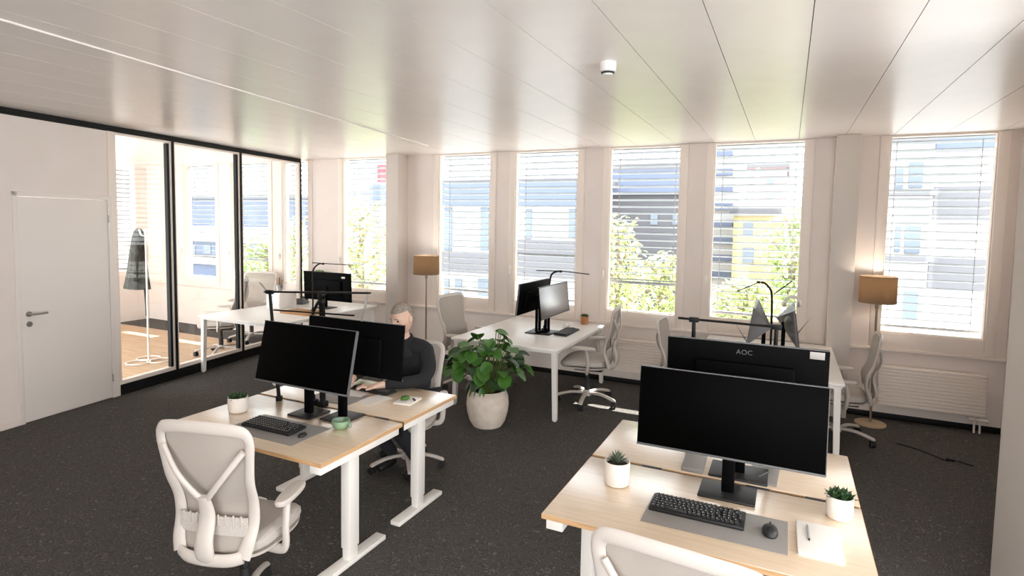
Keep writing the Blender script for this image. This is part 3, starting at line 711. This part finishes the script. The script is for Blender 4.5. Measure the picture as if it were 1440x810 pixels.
b = MB(); b.box((0, 0, .004), (.13, .17, .008), rot=(0, 0, .12), bev=.001); o = b.build('notepad', M['paper']); o.location = (-2.30, 3.20, HD); tag(o, 'white notepad at the right end of the desk the person sits at', 'notepad')
b = MB(); b.lathe([(.012, .014, 0), (.026, .032, .006), (.03, .036, .014), (.024, .03, .023), (.008, .01, .027)], seg=24); o = b.build('pebble_eraser', M['leaf']); o.location = (-2.32, 3.20, HD + .008); tag(o, 'small rounded green object on the white notepad', 'desk accessory')
b = MB(); b.cyl((0, -.02, 0), (0, .02, 0), .007, .005, seg=12); o = b.build('marker', M['dark']); o.location = (-2.258, 3.215, HD + .0152); o.rotation_euler = (0, 0, .9); tag(o, 'short black marker on the white notepad', 'marker')
for (x, y, r, w, lb) in [(-2.73, 3.20, .15, .17, 'loose white paper sheet beside the hands of the person'), (-2.52, 3.12, -.3, .15, 'loose white paper sheet in front of the forearm of the person')]:
    b = MB(); b.box((0, 0, .0006), (w, .21, .0008)); o = b.build('paper_sheet', M['paper']); o.location = (x, y, HD + (.0035 if x < -2.6 else .0)); o.rotation_euler = (0, 0, r); tag(o, lb, 'paper')
# things behind the lettered monitor, at the seam
b = MB(); b.box((0, 0, .012), (.105, .24, .024), bev=.004); o = b.build('docking_box', M['mat']); o.location = (-.385, 3.05, HD); o.rotation_euler = (0, 0, .03); tag(o, 'flat grey box on the rear right oak desk beside the stand base', 'box')
t = thing('tablet', 'grey tablet with a stylus on it under the wide monitors', 'tablet', (-.055, 3.06, HD), -.05)
b = MB(); b.box((0, 0, .005), (.13, .22, .009), bev=.003); b.build('body', M['mat'], t)
b = MB(); b.cyl((-.02, -.06, .0125), (.02, .03, .0125), .003, seg=8); b.build('stylus', M['graymon'], t)
# white headset on the desk behind the plant and the one hung over the monitor
def headset(label, loc, rz, tilt):
    t = thing('headset', label, 'headphones', loc, rz, 'white headsets'); T = Matrix.Rotation(tilt, 4, 'X')
    p = [(.075 * math.cos(a), 0, .075 * math.sin(a)) for a in [PI * k / 14 for k in range(15)]]
    b = MB(); b.tube([V((x, 0, z + .03)) for x, _, z in p], .008, seg=8, flat=(1.6, .5), up=(0, 1, 0)); b.build('headband', M['white'], t, mtx=T)
    for sx in (-1, 1):
        b = MB(); b.cyl((sx * .06, 0, .032), (sx * .088, 0, .032), .032, .03, seg=20); b.build('ear_cup', M['white'], t, mtx=T)
    return t
headset('white headset lying on the desk behind the big plant', (-2.33, 6.36, HD + .03), PI / 2, R_(68))
headset('white headset hung over the right curved-back monitor', (.065, 6.30, HD + .45), .3, 0)
# things on the desk against the glass
b = MB(); b.box((0, 0, .012), (.5, .3, .024), bev=.004); b.bx(-.24, .24, -.14, .14, .02, .03); o = b.build('wooden_tray', M['tray']); o.location = (-5.72, 5.62, HD); tag(o, 'flat wooden tray in front of the stickered monitor', 'tray')
b = MB(); b.box((0, 0, .003), (.30, .21, .005), rot=(0, 0, .3)); o = b.build('paper_stack', M['paper']); o.location = (-5.62, 5.22, HD); tag(o, 'stack of white papers on the desk against the glass partition', 'papers')
t = thing('desk_phone', 'grey desk phone left of the stickered monitor', 'telephone', (-6.42, 6.25, HD), R_(200))
b = MB(); b.prism([(-.1, -.1), (.1, -.1), (.1, .1), (-.1, .1)], 0, .03); 
for v in b.bm.verts:
    if v.co.y > 0 and v.co.z > .01: v.co.z += .06
b.build('body', M['graymon'], t)
b = MB(); b.tube(smooth_path([(-.075, -.09, .05), (-.075, 0, .09), (-.075, .1, .11)], 5), .016, seg=10); b.build('handset', M['dark'], t)
b = MB()
for i in range(3):
    for j in range(4): b.box((-.015 + i * .03, -.06 + j * .03, .04 + j * .009), (.018, .018, .01), bev=.003)
b.build('buttons', M['legend'], t)
t = thing('drawer_box', 'white desktop drawer box at the end by the glass partition', 'box', (-6.36, 5.86, HD), 0)
b = MB(); b.box((0, 0, .11), (.26, .3, .22), bev=.006); b.build('body', M['lam'], t)
for k in range(2):
    b = MB(); b.box((0, -.153, .06 + k * .1), (.24, .008, .09), bev=.003); dd = b.build('drawer', M['lam'], t); b = MB(); b.cyl((0, -.157, .06 + k * .1), (0, -.172, .06 + k * .1), .009, seg=12); b.build('knob', M['steel'], dd)
t = thing('pen_cup', 'wire cup full of pens at the glass partition end', 'pen cup', (-6.36, 5.82, HD + .22))
b = MB(); b.lathe([(.035, 0), (.05, .10), (.047, .10), (.033, .004)], seg=24); b.build('cup', M['alu'], t)
for k in range(7):
    a = k * 2.4; b = MB(); b.cyl((.015 * math.cos(a), .015 * math.sin(a), .005), (.05 * math.cos(a), .05 * math.sin(a), .17 + .02 * (k % 3)), .0035, seg=8); p_ = b.build('pencil', M['graymon'] if k % 2 else M['tray'], t)

# ---- big potted plant
t = thing('potted_plant', 'large leafy green plant in a rounded stone pot on the carpet', 'potted plant', (-2.548, 4.85, 0))
b = MB(); b.lathe([(.115, 0), (.14, .008), (.172, .06), (.198, .15), (.205, .22), (.198, .30), (.175, .355), (.168, .36), (.155, .355), (.16, .32), (.05, .318)], seg=48); b.build('pot', M['pot_big'], t)
b = MB(); b.lathe([(.158, .325), (.1, .338), (.02, .343)], seg=28); b.build('soil', M['soil'], t)
rnd = random.Random(11); st = MB(); lf = MB(); lf2 = MB()
for k in range(88):
    a = k * 2.39996 + rnd.uniform(-.2, .2); f = (k + .5) / 88
    rr = .36 * math.sqrt(rnd.uniform(.05, 1)) ; zz = .52 + .42 * (1 - (rr / .40) ** 2) * rnd.uniform(.35, 1) + rnd.uniform(-.05, .05)
    if k % 9 == 0: rr, zz = .17, .47 + rnd.uniform(-.06, .05)
    tip = V((rr * math.cos(a), min(rr * math.sin(a), .22), zz))
    base = V((.06 * math.cos(a), .06 * math.sin(a), .33))
    st.tube(smooth_path([base, base.lerp(tip, .5) + V((0, 0, .08)), tip], 5), .0045, seg=6)
    d = V((math.cos(a + rnd.uniform(-.9, .9)), math.sin(a + rnd.uniform(-.9, .9)), rnd.uniform(-.75, .25)))
    L_ = rnd.uniform(.105, .155)
    (lf if k % 3 else lf2).leaf(tip - d.normalized() * .02, d, (rnd.uniform(-.3, .3), rnd.uniform(-.3, .3), 1), L_, L_ * rnd.uniform(.8, .98), bend=rnd.uniform(.1, .35), rnd=True, n=8)
for az, L_, z_ in [(-2.0, .17, .40), (-1.4, .13, .42)]: lf.leaf((.15 * math.cos(az), .15 * math.sin(az), z_), (math.cos(az) * .4, math.sin(az) * .4, -1), (math.cos(az), math.sin(az), .2), L_, L_ * .5, bend=.1, n=7)
st.build('stems', M['stem'], t); lo = lf.build('foliage', M['leaf'], t, fix=False, sharp=80); l2 = lf2.build('foliage', M['leaf_d'], t, fix=False, sharp=80); l2['label'] = 'darker lower leaves'

# ---- floor lamps
def floor_lamp(label, x, y, r, z0, z1, base=True):
    t = thing('floor_lamp', label, 'floor lamp', (x, y, 0), 0, 'brown-shaded floor lamps')
    b = MB(); b.lathe([(.14, 0), (.14, .014), (.13, .02), (.02, .022)], seg=40); b.build('base', M['disc'], t)
    b = MB(); b.cyl((0, 0, .018), (0, 0, z0 + .06), .011, seg=14); b.cyl((0, 0, z0 - .06), (0, 0, z0 + .09), .018, seg=14); b.build('pole', M['pole'], t)
    b = MB(); n = 48
    rings = [[b.bm.verts.new((rr * math.cos(2 * PI * k / n), rr * math.sin(2 * PI * k / n), z)) for k in range(n)] for rr, z in ((r, z0), (r * .985, z1), (r * .985 - .003, z1), (r - .003, z0))]
    for i in range(4):
        A, B = rings[i], rings[(i + 1) % 4]
        for k in range(n): b.bm.faces.new((A[k], A[(k + 1) % n], B[(k + 1) % n], B[k]))
    sh = b.build('lamp_shade', M['shade'], t)
    b = MB()
    for rr, z in ((r, z0), (r * .985, z1)):
        b.tube([(rr * math.cos(a), rr * math.sin(a), z) for a in [2 * PI * k / 48 for k in range(48)]], .003, seg=6, closed=True)
    for k in range(3):
        a = k * 2 * PI / 3; b.cyl((0, 0, z0 + .07), (r * math.cos(a), r * math.sin(a), z0 + .01), .002, seg=6)
    b.build('shade_ring', M['pole'], sh)
    zb = (z0 + z1) / 2 + .0
    b = MB(); b.lathe([(.008, zb - .05), (.014, zb - .035), (.03, zb), (.024, zb + .02), (.006, zb + .03)], seg=20); b.build('bulb', M['bulb'], t)
    l = bpy.data.lights.new('lamp_light', 'POINT'); l.energy = LAMP_W; l.color = (1, .92, .82); l.shadow_soft_size = .035
    lo = bpy.data.objects.new('lamp_light', l); COL.objects.link(lo); lo.parent = t; lo.location = (0, 0, zb + .07)
LAMP_W = 1.9
floor_lamp('floor lamp with small brown shade between the two left windows', -4.41, 6.55, .175, 1.25, 1.50)
floor_lamp('floor lamp with brown shade by the right radiator', .83, 6.72, .163, 1.235, 1.495)

# ---- coat stand with a dark coat, in the meeting room
t = thing('coat_stand', 'slim white coat stand behind the first pane of glass', 'coat stand', (-7.74, 4.85, 0))
b = MB(); b.cyl((0, 0, .02), (0, 0, 1.80), .012, seg=12); b.build('pole', M['white'], t)
for k in range(3):
    a = k * 2 * PI / 3 + .5; c = V((.14 * math.cos(a), .14 * math.sin(a), .02)); b = MB()
    b.tube([c + V((.14 * math.cos(q), .14 * math.sin(q), 0)) for q in [2 * PI * j / 28 for j in range(28)]], .009, seg=8, closed=True); b.build('base_loop', M['white'], t)
for k in range(4):
    a = k * PI / 2 + .3; b = MB(); b.tube(smooth_path([(0, 0, 1.70), (.07 * math.cos(a), .07 * math.sin(a), 1.72), (.1 * math.cos(a), .1 * math.sin(a), 1.79)], 4), .007, seg=8); b.build('hook', M['white'], t)
t = thing('coat', 'dark coat hanging from the slim coat stand', 'coat', (-7.94, 4.88, 0))
b = MB()
prof = [(.03, .03, 1.80), (.07, .05, 1.76), (.10, .07, 1.66), (.13, .085, 1.45), (.17, .10, 1.2), (.22, .12, .98), (.20, .10, .975), (.1, .06, 1.0)]
b.lathe([(a, c, z) for a, c, z in prof], seg=40)
for v in b.bm.verts:
    a = math.atan2(v.co.y, v.co.x); f = 1 + .10 * math.sin(a * 7) * (1.8 - v.co.z); v.co.x *= f; v.co.y *= f; v.co.x -= (1.75 - v.co.z) * .08
b.build('body', M['coat'], t)
b = MB(); b.tube(smooth_path([(.08, -.05, 1.66), (.12, -.10, 1.4), (.10, -.11, 1.1)], 6), .045, seg=12, flat=(1, .7)); b.build('sleeve', M['coat'], t)
b = MB(); b.tube(smooth_path([(.14, -.02, 1.0), (.16, -.02, .8), (.165, -.02, .62)], 6), .016, seg=8); b.build('belt', M['black'], t)
# small cable on the carpet by the radiator
b = MB(); b.tube(smooth_path([(.98, 6.2, .006), (1.15, 6.1, .006), (1.3, 5.93, .006), (1.36, 5.97, .006), (1.48, 5.9, .006)], 8), .005, seg=6); b.box((1.33, 5.95, .012), (.06, .03, .02), bev=.004); o = b.build('cable', M['black']); tag(o, 'thin black cable lying on the carpet in front of the right radiator', 'cable')
# ================================================================== the person
def skin_mesh(verts, edges, radii, sub=2, root=0):
    me = bpy.data.meshes.new('sk'); me.from_pydata([V(v) for v in verts], edges, []); o = bpy.data.objects.new('sk', me); COL.objects.link(o)
    sk = o.modifiers.new('Skin', 'SKIN'); sk.use_smooth_shade = True
    for i, r in enumerate(radii):
        s_ = me.skin_vertices[0].data[i]; s_.radius = (r, r) if not isinstance(r, tuple) else r; s_.use_root = (i == root)
    ss = o.modifiers.new('Sub', 'SUBSURF'); ss.levels = sub; ss.render_levels = sub
    dg = bpy.context.evaluated_depsgraph_get(); dg.update()
    out = bpy.data.meshes.new_from_object(o.evaluated_get(dg)); bpy.data.objects.remove(o)
    return out
class SK:
    def __init__(s): s.v = []; s.e = []; s.r = []
    def add(s, p, r, par=None):
        s.v.append(V(p)); s.r.append(r); i = len(s.v) - 1
        if par is not None: s.e.append((par, i))
        return i
    def chain(s, par, pts):
        for p, r in pts: par = s.add(p, r, par)
        return par
    def mesh(s, sub=2): return skin_mesh(s.v, s.e, s.r, sub)
def mesh_obj(name, me, mt, parent):
    o = bpy.data.objects.new(name, me); COL.objects.link(o); me.materials.clear(); me.materials.append(mt); o.parent = parent
    for p in me.polygons: p.use_smooth = True
    return o
pr = thing('person', 'seated person with short grey hair in a dark sweater, working at the oak desk', 'person', (-2.665, 3.69, 0))
SH = {1: [(.165, .03, .955), (.255, -.06, .845), (.275, -.17, .785), (.16, -.31, .782), (.055, -.405, .778)], -1: [(-.165, .03, .955), (-.26, -.05, .85), (-.30, -.15, .785), (-.265, -.28, .782), (-.215, -.375, .778)]}
def hand(k, w, d, side):
    """palm, four fingers and a thumb from the wrist w pointing along d (flat on the desk)"""
    d = V(d).normalized(); s_ = V((d.y, -d.x, 0)) * side      # s_ towards the thumb
    w = V(w); root = k.add(w + d * .035 + V((0, 0, -.004)), (.026, .015), len(k.v) - 1)
    palm = k.add(w + d * .075 + V((0, 0, -.004)), (.030, .013), root)
    for j, (off, L_) in enumerate([(.026, .070), (.009, .078), (-.008, .073), (-.024, .058)]):
        b0 = w + d * .085 + s_ * off + V((0, 0, -.002))
        a = k.add(b0 + d * .008, .0085, palm); a = k.add(b0 + d * L_ * .5 + V((0, 0, .007)), .0082, a); a = k.add(b0 + d * L_ * .8 + V((0, 0, -.002)), .0075, a); k.add(b0 + d * L_ + V((0, 0, -.013)), .0065, a)
    a = k.add(w + d * .045 + s_ * .034 + V((0, 0, -.006)), .011, root); a = k.add(w + d * .075 + s_ * .048 + V((0, 0, -.008)), .0095, a); k.add(w + d * .098 + s_ * .047 + V((0, 0, -.012)), .0078, a)
b = SK(); pel = b.add((0, .10, .53), (.15, .11)); sp = b.add((0, .09, .66), (.12, .085), pel); ch = b.add((0, .06, .86), (.115, .075), sp); nb = b.add((0, .005, .995), .052, ch); nk = b.add((0, -.035, 1.06), .05, nb); b.add((0, -.06, 1.12), .05, nk)
for s_ in (1, -1):
    p = SH[s_]; i = b.chain(ch, [(p[0], .048), (p[1], .044), (p[2], .040), (p[3], .034), (p[4], .025)])
    hand(b, p[4], V(p[4]) - V(p[3]), -1 if s_ > 0 else 1)
    b.chain(pel, [((s_ * .10, .06, .525), .085), ((s_ * .11, -.16, .53), .078), ((s_ * .12, -.34, .51), .06), ((s_ * .12, -.17, .30), .052), ((s_ * .12, .0, .11), .036), ((s_ * .125, -.08, .04), .03), ((s_ * .13, -.17, .03), .026)])
body = b.mesh(2)
# head: shaped ellipsoid with nose, eye sockets, lips and ears
hb = bmesh.new(); bmesh.ops.create_uvsphere(hb, u_segments=48, v_segments=36, radius=1)
for v in hb.verts:
    x, y, z = v.co; w = .076 * (1 - .18 * max(0, -z) ** 1.3); dep = .098 if y > 0 else .092
    X, Y, Z = x * w, y * dep * (1 - .10 * max(0, -z)), z * .118
    if z < -.2 and y > 0: Y *= 1 - .45 * (-z - .2)
    def g(cx, cz, sx, sz): return math.exp(-((X - cx) / sx) ** 2 - ((Z - cz) / sz) ** 2) * (1 if y < 0 else 0)
    Y -= .019 * g(0, -.024, .011, .016) + .012 * g(0, .0, .009, .02)
    Y += .012 * g(.031, .004, .015, .010) + .012 * g(-.031, .004, .015, .010)
    Y -= .005 * g(0, -.058, .02, .008) + .020 * g(0, -.098, .026, .020) + .007 * g(0, -.07, .03, .02) + .004 * g(.03, .022, .02, .006) + .004 * g(-.03, .022, .02, .006)
    v.co = (X, Y, Z)
for sx in (-1, 1):
    r = bmesh.ops.create_uvsphere(hb, u_segments=16, v_segments=12, radius=1)
    for v in r['verts']:
        x, y, z = v.co; v.co = V((sx * (.075 + .010 * x * sx + .008 * max(0, y)), .012 + .017 * y, -.004 + .030 * z - .006 * (y < 0)))
HT = Matrix.Translation((0.02, -.085, 1.215)) @ Euler((R_(14), R_(-4), R_(-12))).to_matrix().to_4x4()
bmesh.ops.transform(hb, matrix=HT, verts=hb.verts[:])
jb = bmesh.new(); jb.from_mesh(body); hm = bpy.data.meshes.new('hd'); hb.to_mesh(hm); jb.from_mesh(hm); jb.to_mesh(body); jb.free(); hb.free()
mesh_obj('body', body, M['skin'], pr)
# hair cap
hc = bmesh.new(); bmesh.ops.create_uvsphere(hc, u_segments=40, v_segments=30, radius=1)
for v in hc.verts:
    x, y, z = v.co; v.co = (x * .080, y * (.102 if y > 0 else .094), z * .122 + .002)
bmesh.ops.delete(hc, geom=[v for v in hc.verts if v.co.z < .052 - .9 * max(0, v.co.y) and not (v.co.y > .03 and v.co.z > -.06)], context='VERTS')
bmesh.ops.transform(hc, matrix=HT, verts=hc.verts[:]); me = bpy.data.meshes.new('hair'); hc.to_mesh(me); hc.free(); mesh_obj('hair', me, M['hair'], pr)
for sx in (-1, 1):
    q = MB(); q.tube([(sx * .018, -.090, .023), (sx * .032, -.089, .027), (sx * .045, -.081, .022)], .0035, seg=6); q.build('eyebrow', M['hair'], pr, mtx=HT)
    q = MB(); q.lathe([(.002, -.0105), (.008, -.007), (.0105, 0), (.008, .007), (.002, .0105)], seg=16); q.build('eye', M['dark'], pr, mtx=HT @ Matrix.Translation((sx * .031, -.070, .004)))
q = MB(); q.tube([(-.022, -.078, -.060), (-.010, -.085, -.058), (0, -.086, -.059), (.010, -.085, -.058), (.022, -.078, -.060)], [.002, .0035, .004, .0035, .002], seg=8); q.build('lips', M['lip'], pr, mtx=HT)
# sweater
b = SK(); w0 = b.add((0, .10, .55), (.165, .125)); sp = b.add((0, .09, .67), (.155, .12), w0); ch = b.add((0, .05, .86), (.165, .115), sp); up_ = b.add((0, .03, .94), (.12, .09), ch); nb = b.add((0, .005, 1.0), (.078, .072), up_); b.add((0, -.022, 1.055), .066, nb)
for s_ in (1, -1):
    p = SH[s_]; b.chain(ch, [(p[0], .073), (p[1], .060), (p[2], .053), (p[3], .045), (V(p[3]).lerp(V(p[4]), .8), .036)])
mesh_obj('sweater', b.mesh(2), M['sweater'], pr)
q = MB(); q.tube(smooth_path([(0, .02, .93), (0, .0, .99), (0, -.02, 1.035), (0, -.03, 1.062)], 4), [.10, .10, .098, .094, .09, .085, .08, .076, .072, .069, .067, .066, .065], seg=28, up=(0, 1, 0))
q.tube(smooth_path([(-.19, .03, .95), (-.12, .025, .972), (0, .01, .99), (.12, .025, .972), (.19, .03, .95)], 4), [.045, .058, .064, .068, .07, .07, .07, .07, .07, .07, .07, .07, .07, .068, .064, .058, .045], seg=20)
q.build('collar', M['sweater'], pr, sharp=180)
b = SK(); pel = b.add((0, .10, .54), (.16, .115))
for s_ in (1, -1): b.chain(pel, [((s_ * .10, .05, .53), .092), ((s_ * .11, -.16, .535), .086), ((s_ * .12, -.345, .515), .068), ((s_ * .12, -.173, .30), .060), ((s_ * .12, .0, .085), .052)])
mesh_obj('trousers', b.mesh(2), M['trouser'], pr)
for s_ in (1, -1):
    b = SK(); i = b.add((s_ * .12, .02, .05), (.042, .046)); b.chain(i, [((s_ * .125, -.08, .042), (.044, .038)), ((s_ * .13, -.19, .034), (.037, .030))]); mesh_obj('shoe', b.mesh(2), M['shoe'], pr)

# ================================================================== outside the windows
GZ = -9
mb = MB(); mb.bx(-140, 120, D + 1.5, 260, GZ - .5, GZ); structure(mb.build('ground', M['ground']))
def rect(b, u0, v0, u1, v1, Y, y0, y1):
    p = at((u0 + u1) / 2, v0, Y); q = at((u0 + u1) / 2, v1, Y); a = at(u0, (v0 + v1) / 2, Y); c = at(u1, (v0 + v1) / 2, Y)
    b.bx(a.x, c.x, y0, y1, q.z, p.z); return b
def building(label, Y, u0, v0, u1, mt, depth, bands=(), wins=(), extra=()):
    a, c = at(u0, 330, Y), at(u1, 330, Y); top = at((u0 + u1) / 2, v0, Y).z
    t = thing('building', label, 'building', ((a.x + c.x) / 2, Y, GZ), 0); o = V(t.location); T = Matrix.Translation(-o)
    b = MB(); b.bx(a.x, c.x, Y, Y + depth, GZ, top); b.build('walls', M[mt], t, mtx=T)
    b = MB(); b.bx(a.x - .2, c.x + .2, Y - .2, Y + depth + .2, top, top + .35); b.build('roof', M['bt_grey'], t, mtx=T)
    for (bu0, bv0, bu1, bv1, m_, nm, pro) in bands:
        b = MB(); rect(b, bu0, bv0, bu1, bv1, Y, Y - pro, Y + .05); b.build(nm, M[m_], t, mtx=T)
    for (wu0, wv0, wu1, wv1) in wins:
        b = MB(); rect(b, wu0, wv0, wu1, wv1, Y, Y - .06, Y + .02); w_ = b.build('window', M['bt_win'], t, mtx=T)
    return t
building('white block with blue-grey attic behind the two left windows', 26, 600, 262, 835, 'bt_white', 3.0,
         bands=[(602, 256, 833, 290, 'bt_blue', 'attic', .35), (602, 357, 833, 386, 'bt_grey', 'balcony_band', .5), (720, 338, 833, 357, 'bt_grey', 'balcony_band', .3)],
         wins=[(625, 292, 636, 352), (676, 292, 688, 352), (740, 294, 748, 336), (800, 294, 810, 336), (672, 392, 690, 416), (625, 392, 632, 416), (640, 392, 650, 416)])
building('dark grey block behind the window with pale trees', 30, 848, 240, 966, 'bt_dark', 3, bands=[(848, 240, 966, 274, 'bt_blue', 'attic', .3)], wins=[(890, 250, 900, 266), (930, 250, 940, 266), (915, 300, 925, 316), (946, 300, 953, 316)])
building('tall white tower at the left of the yellow house', 37, 996, 150, 1031, 'bt_white', 9, bands=[(992, y, 1031, y + 9, 'bt_blue', 'balcony', .4) for y in (214, 238, 262, 286, 310, 334, 358, 382)])
building('brick red tower behind the yellow house', 54, 1034, 236, 1102, 'bt_red', 12, bands=[(1062, 236, 1068, 290, 'bt_white', 'stair_strip', .1)], wins=[(1040, 250, 1050, 260), (1078, 250, 1088, 260), (1040, 270, 1050, 280), (1078, 270, 1088, 280)])
building('yellow house with small dark windows', 33, 1031, 300, 1092, 'bt_yel', 9, bands=[(1031, 296, 1092, 303, 'bt_dark', 'eaves', .5)], wins=[(1045, 312, 1059, 333), (1044, 348, 1060, 370)])
building('white apartment block with grey bands behind the right window', 21, 1215, 140, 1470, 'bt_white', 10,
         bands=[(1316, 186, 1460, 212, 'bt_blue', 'dark_panel', .12), (1312, 262, 1460, 310, 'bt_grey', 'dark_panel', .12), (1304, 365, 1460, 410, 'bt_grey', 'dark_panel', .12), (1225, 268, 1312, 276, 'bt_grey', 'balcony_slab', .7), (1225, 358, 1312, 366, 'bt_grey', 'balcony_slab', .7), (1225, 196, 1312, 203, 'bt_grey', 'balcony_slab', .7)],
         wins=[(1258, 236, 1270, 266), (1278, 228, 1298, 264), (1258, 318, 1266, 354), (1272, 318, 1294, 356), (1270, 410, 1290, 448), (1340, 392, 1352, 402)])
building('white building with red signs behind the leftmost far window', 30, 452, 276, 575, 'bt_white', 9, bands=[(524, 259, 575, 290, 'bt_blue', 'attic', .3), (536, 232, 556, 257, 'sign_red', 'sign', .4), (538, 327, 575, 347, 'sign_red', 'sign', .2), (520, 312, 575, 325, 'bt_grey', 'balcony_band', .3)])
building('blue-grey block seen through the glass partition', 34, 180, 280, 430, 'bt_blue', 10, bands=[(180, 318, 430, 340, 'bt_white', 'balcony_band', .3), (180, 360, 430, 372, 'bt_white', 'balcony_band', .3)], wins=[(265 + 22 * k, 344, 275 + 22 * k, 357) for k in range(6)])
for o in [o for o in COL.objects if o.get('category') == 'building']:
    pass
# trees: trunk, branches and a crown of leaf tufts
def tree(label, u, vt, vb, Y, wpx, mt, seed):
    top, bot = at(u, vt, Y), at(u, vb, Y); r = (at(u + wpx / 2, 330, Y).x - at(u - wpx / 2, 330, Y).x) / 2
    t = thing('tree', label, 'tree', (top.x, Y, GZ), 0); o = V(t.location); rn = random.Random(seed)
    h = top.z - GZ; cz = (top.z + bot.z) / 2 - GZ; rh = (top.z - bot.z) / 2
    b = MB(); b.tube(smooth_path([(0, 0, 0), (.1, 0, h * .4), (0, .1, cz), (.05, 0, cz + rh * .7)], 5), [.22 - .012 * k for k in range(16)], seg=10)
    for k in range(9):
        a = k * 2.4; z = cz - rh * .7 + k * rh * .16; b.tube(smooth_path([(0, 0, z), (r * .35 * math.cos(a), r * .35 * math.sin(a), z + rh * .15), (r * .75 * math.cos(a), r * .75 * math.sin(a), z + rh * .35)], 4), .05, seg=6)
    b.build('trunk', M['bark'], t)
    b = MB()
    for k in range(1500):
        a = rn.uniform(0, 2 * PI); q = rn.uniform(-1, 1); rad = rn.uniform(.35, 1) ** .6
        lump = 1 + .18 * math.sin(3 * a + seed) + .14 * math.sin(5 * q + a * 2)
        c = V((r * rad * lump * math.cos(a) * math.sqrt(1 - q * q), r * rad * lump * math.sin(a) * math.sqrt(1 - q * q), cz + rh * rad * q))
        d = V((rn.uniform(-1, 1), rn.uniform(-1, 1), rn.uniform(-.7, .6))); L_ = rn.uniform(.22, .42) * max(.6, r / 1.6)
        b.leaf(c, d, (0, 0, 1), L_, L_ * .6, bend=.2, n=2)
    b.build('crown', M[mt], t, fix=False, sharp=80)
tree('pale green tree outside the leftmost far window', 505, 274, 440, 15, 78, 'tree2', 3)
tree('light green low tree in the left half of the dark grey building window', 868, 300, 470, 16, 76, 'tree2', 5)
tree('light green bushy tree at the right of the dark grey building window', 932, 352, 480, 20.5, 96, 'tree2', 8)
tree('green tree right of the yellow house', 1118, 285, 440, 19, 82, 'tree', 12)
tree('pale low tree below the yellow house', 1050, 388, 480, 24.5, 100, 'tree2', 21)
tree('green tree behind the last pane of the glass partition', 372, 330, 440, 16, 60, 'tree', 30)
tree('green tree at the end of the glass partition window', 412, 300, 430, 21, 40, 'tree2', 33)

# ================================================================== light
w = bpy.data.worlds.new('sky'); scn.world = w; w.use_nodes = True
nt = w.node_tree; N = nt.nodes; L = nt.links; bg = N['Background']
tc = N.new('ShaderNodeTexCoord'); nz = N.new('ShaderNodeTexNoise'); nz.inputs['Scale'].default_value = 2.2; nz.inputs['Detail'].default_value = 5
mp = N.new('ShaderNodeMapping'); mp.inputs['Scale'].default_value = (1, 1, 2.5)
cr = N.new('ShaderNodeValToRGB'); cr.color_ramp.elements[0].position = .36; cr.color_ramp.elements[0].color = (.82, .89, .98, 1); cr.color_ramp.elements[1].position = .56; cr.color_ramp.elements[1].color = (1, .98, .955, 1)
L.new(tc.outputs['Generated'], mp.inputs[0]); L.new(mp.outputs[0], nz.inputs['Vector']); L.new(nz.outputs['Fac'], cr.inputs[0]); L.new(cr.outputs[0], bg.inputs[0])
bg.inputs[1].default_value = WORLD
sun = bpy.data.lights.new('sun', 'SUN'); sun.energy = SUN; sun.angle = R_(.6); sun.color = (1, .94, .86)
so = bpy.data.objects.new('sun', sun); COL.objects.link(so)
az, el = R_(4), R_(42)                    # sun stands beyond the window wall
dirv = V((math.sin(az) * math.cos(el), math.cos(az) * math.cos(el), math.sin(el)))
so.rotation_euler = dirv.to_track_quat('Z', 'Y').to_euler(); so.location = dirv * 30
vs = scn.view_settings; vs.view_transform = 'Standard'; vs.look = 'None'; vs.gamma = 1; vs.use_curve_mapping = False
vs.exposure = EXPO
cy = scn.cycles; cy.max_bounces = 10; cy.diffuse_bounces = 6; cy.glossy_bounces = 5; cy.transparent_max_bounces = 24; cy.sample_clamp_indirect = 6; cy.caustics_reflective = False; cy.caustics_refractive = False
cy.use_denoising = True
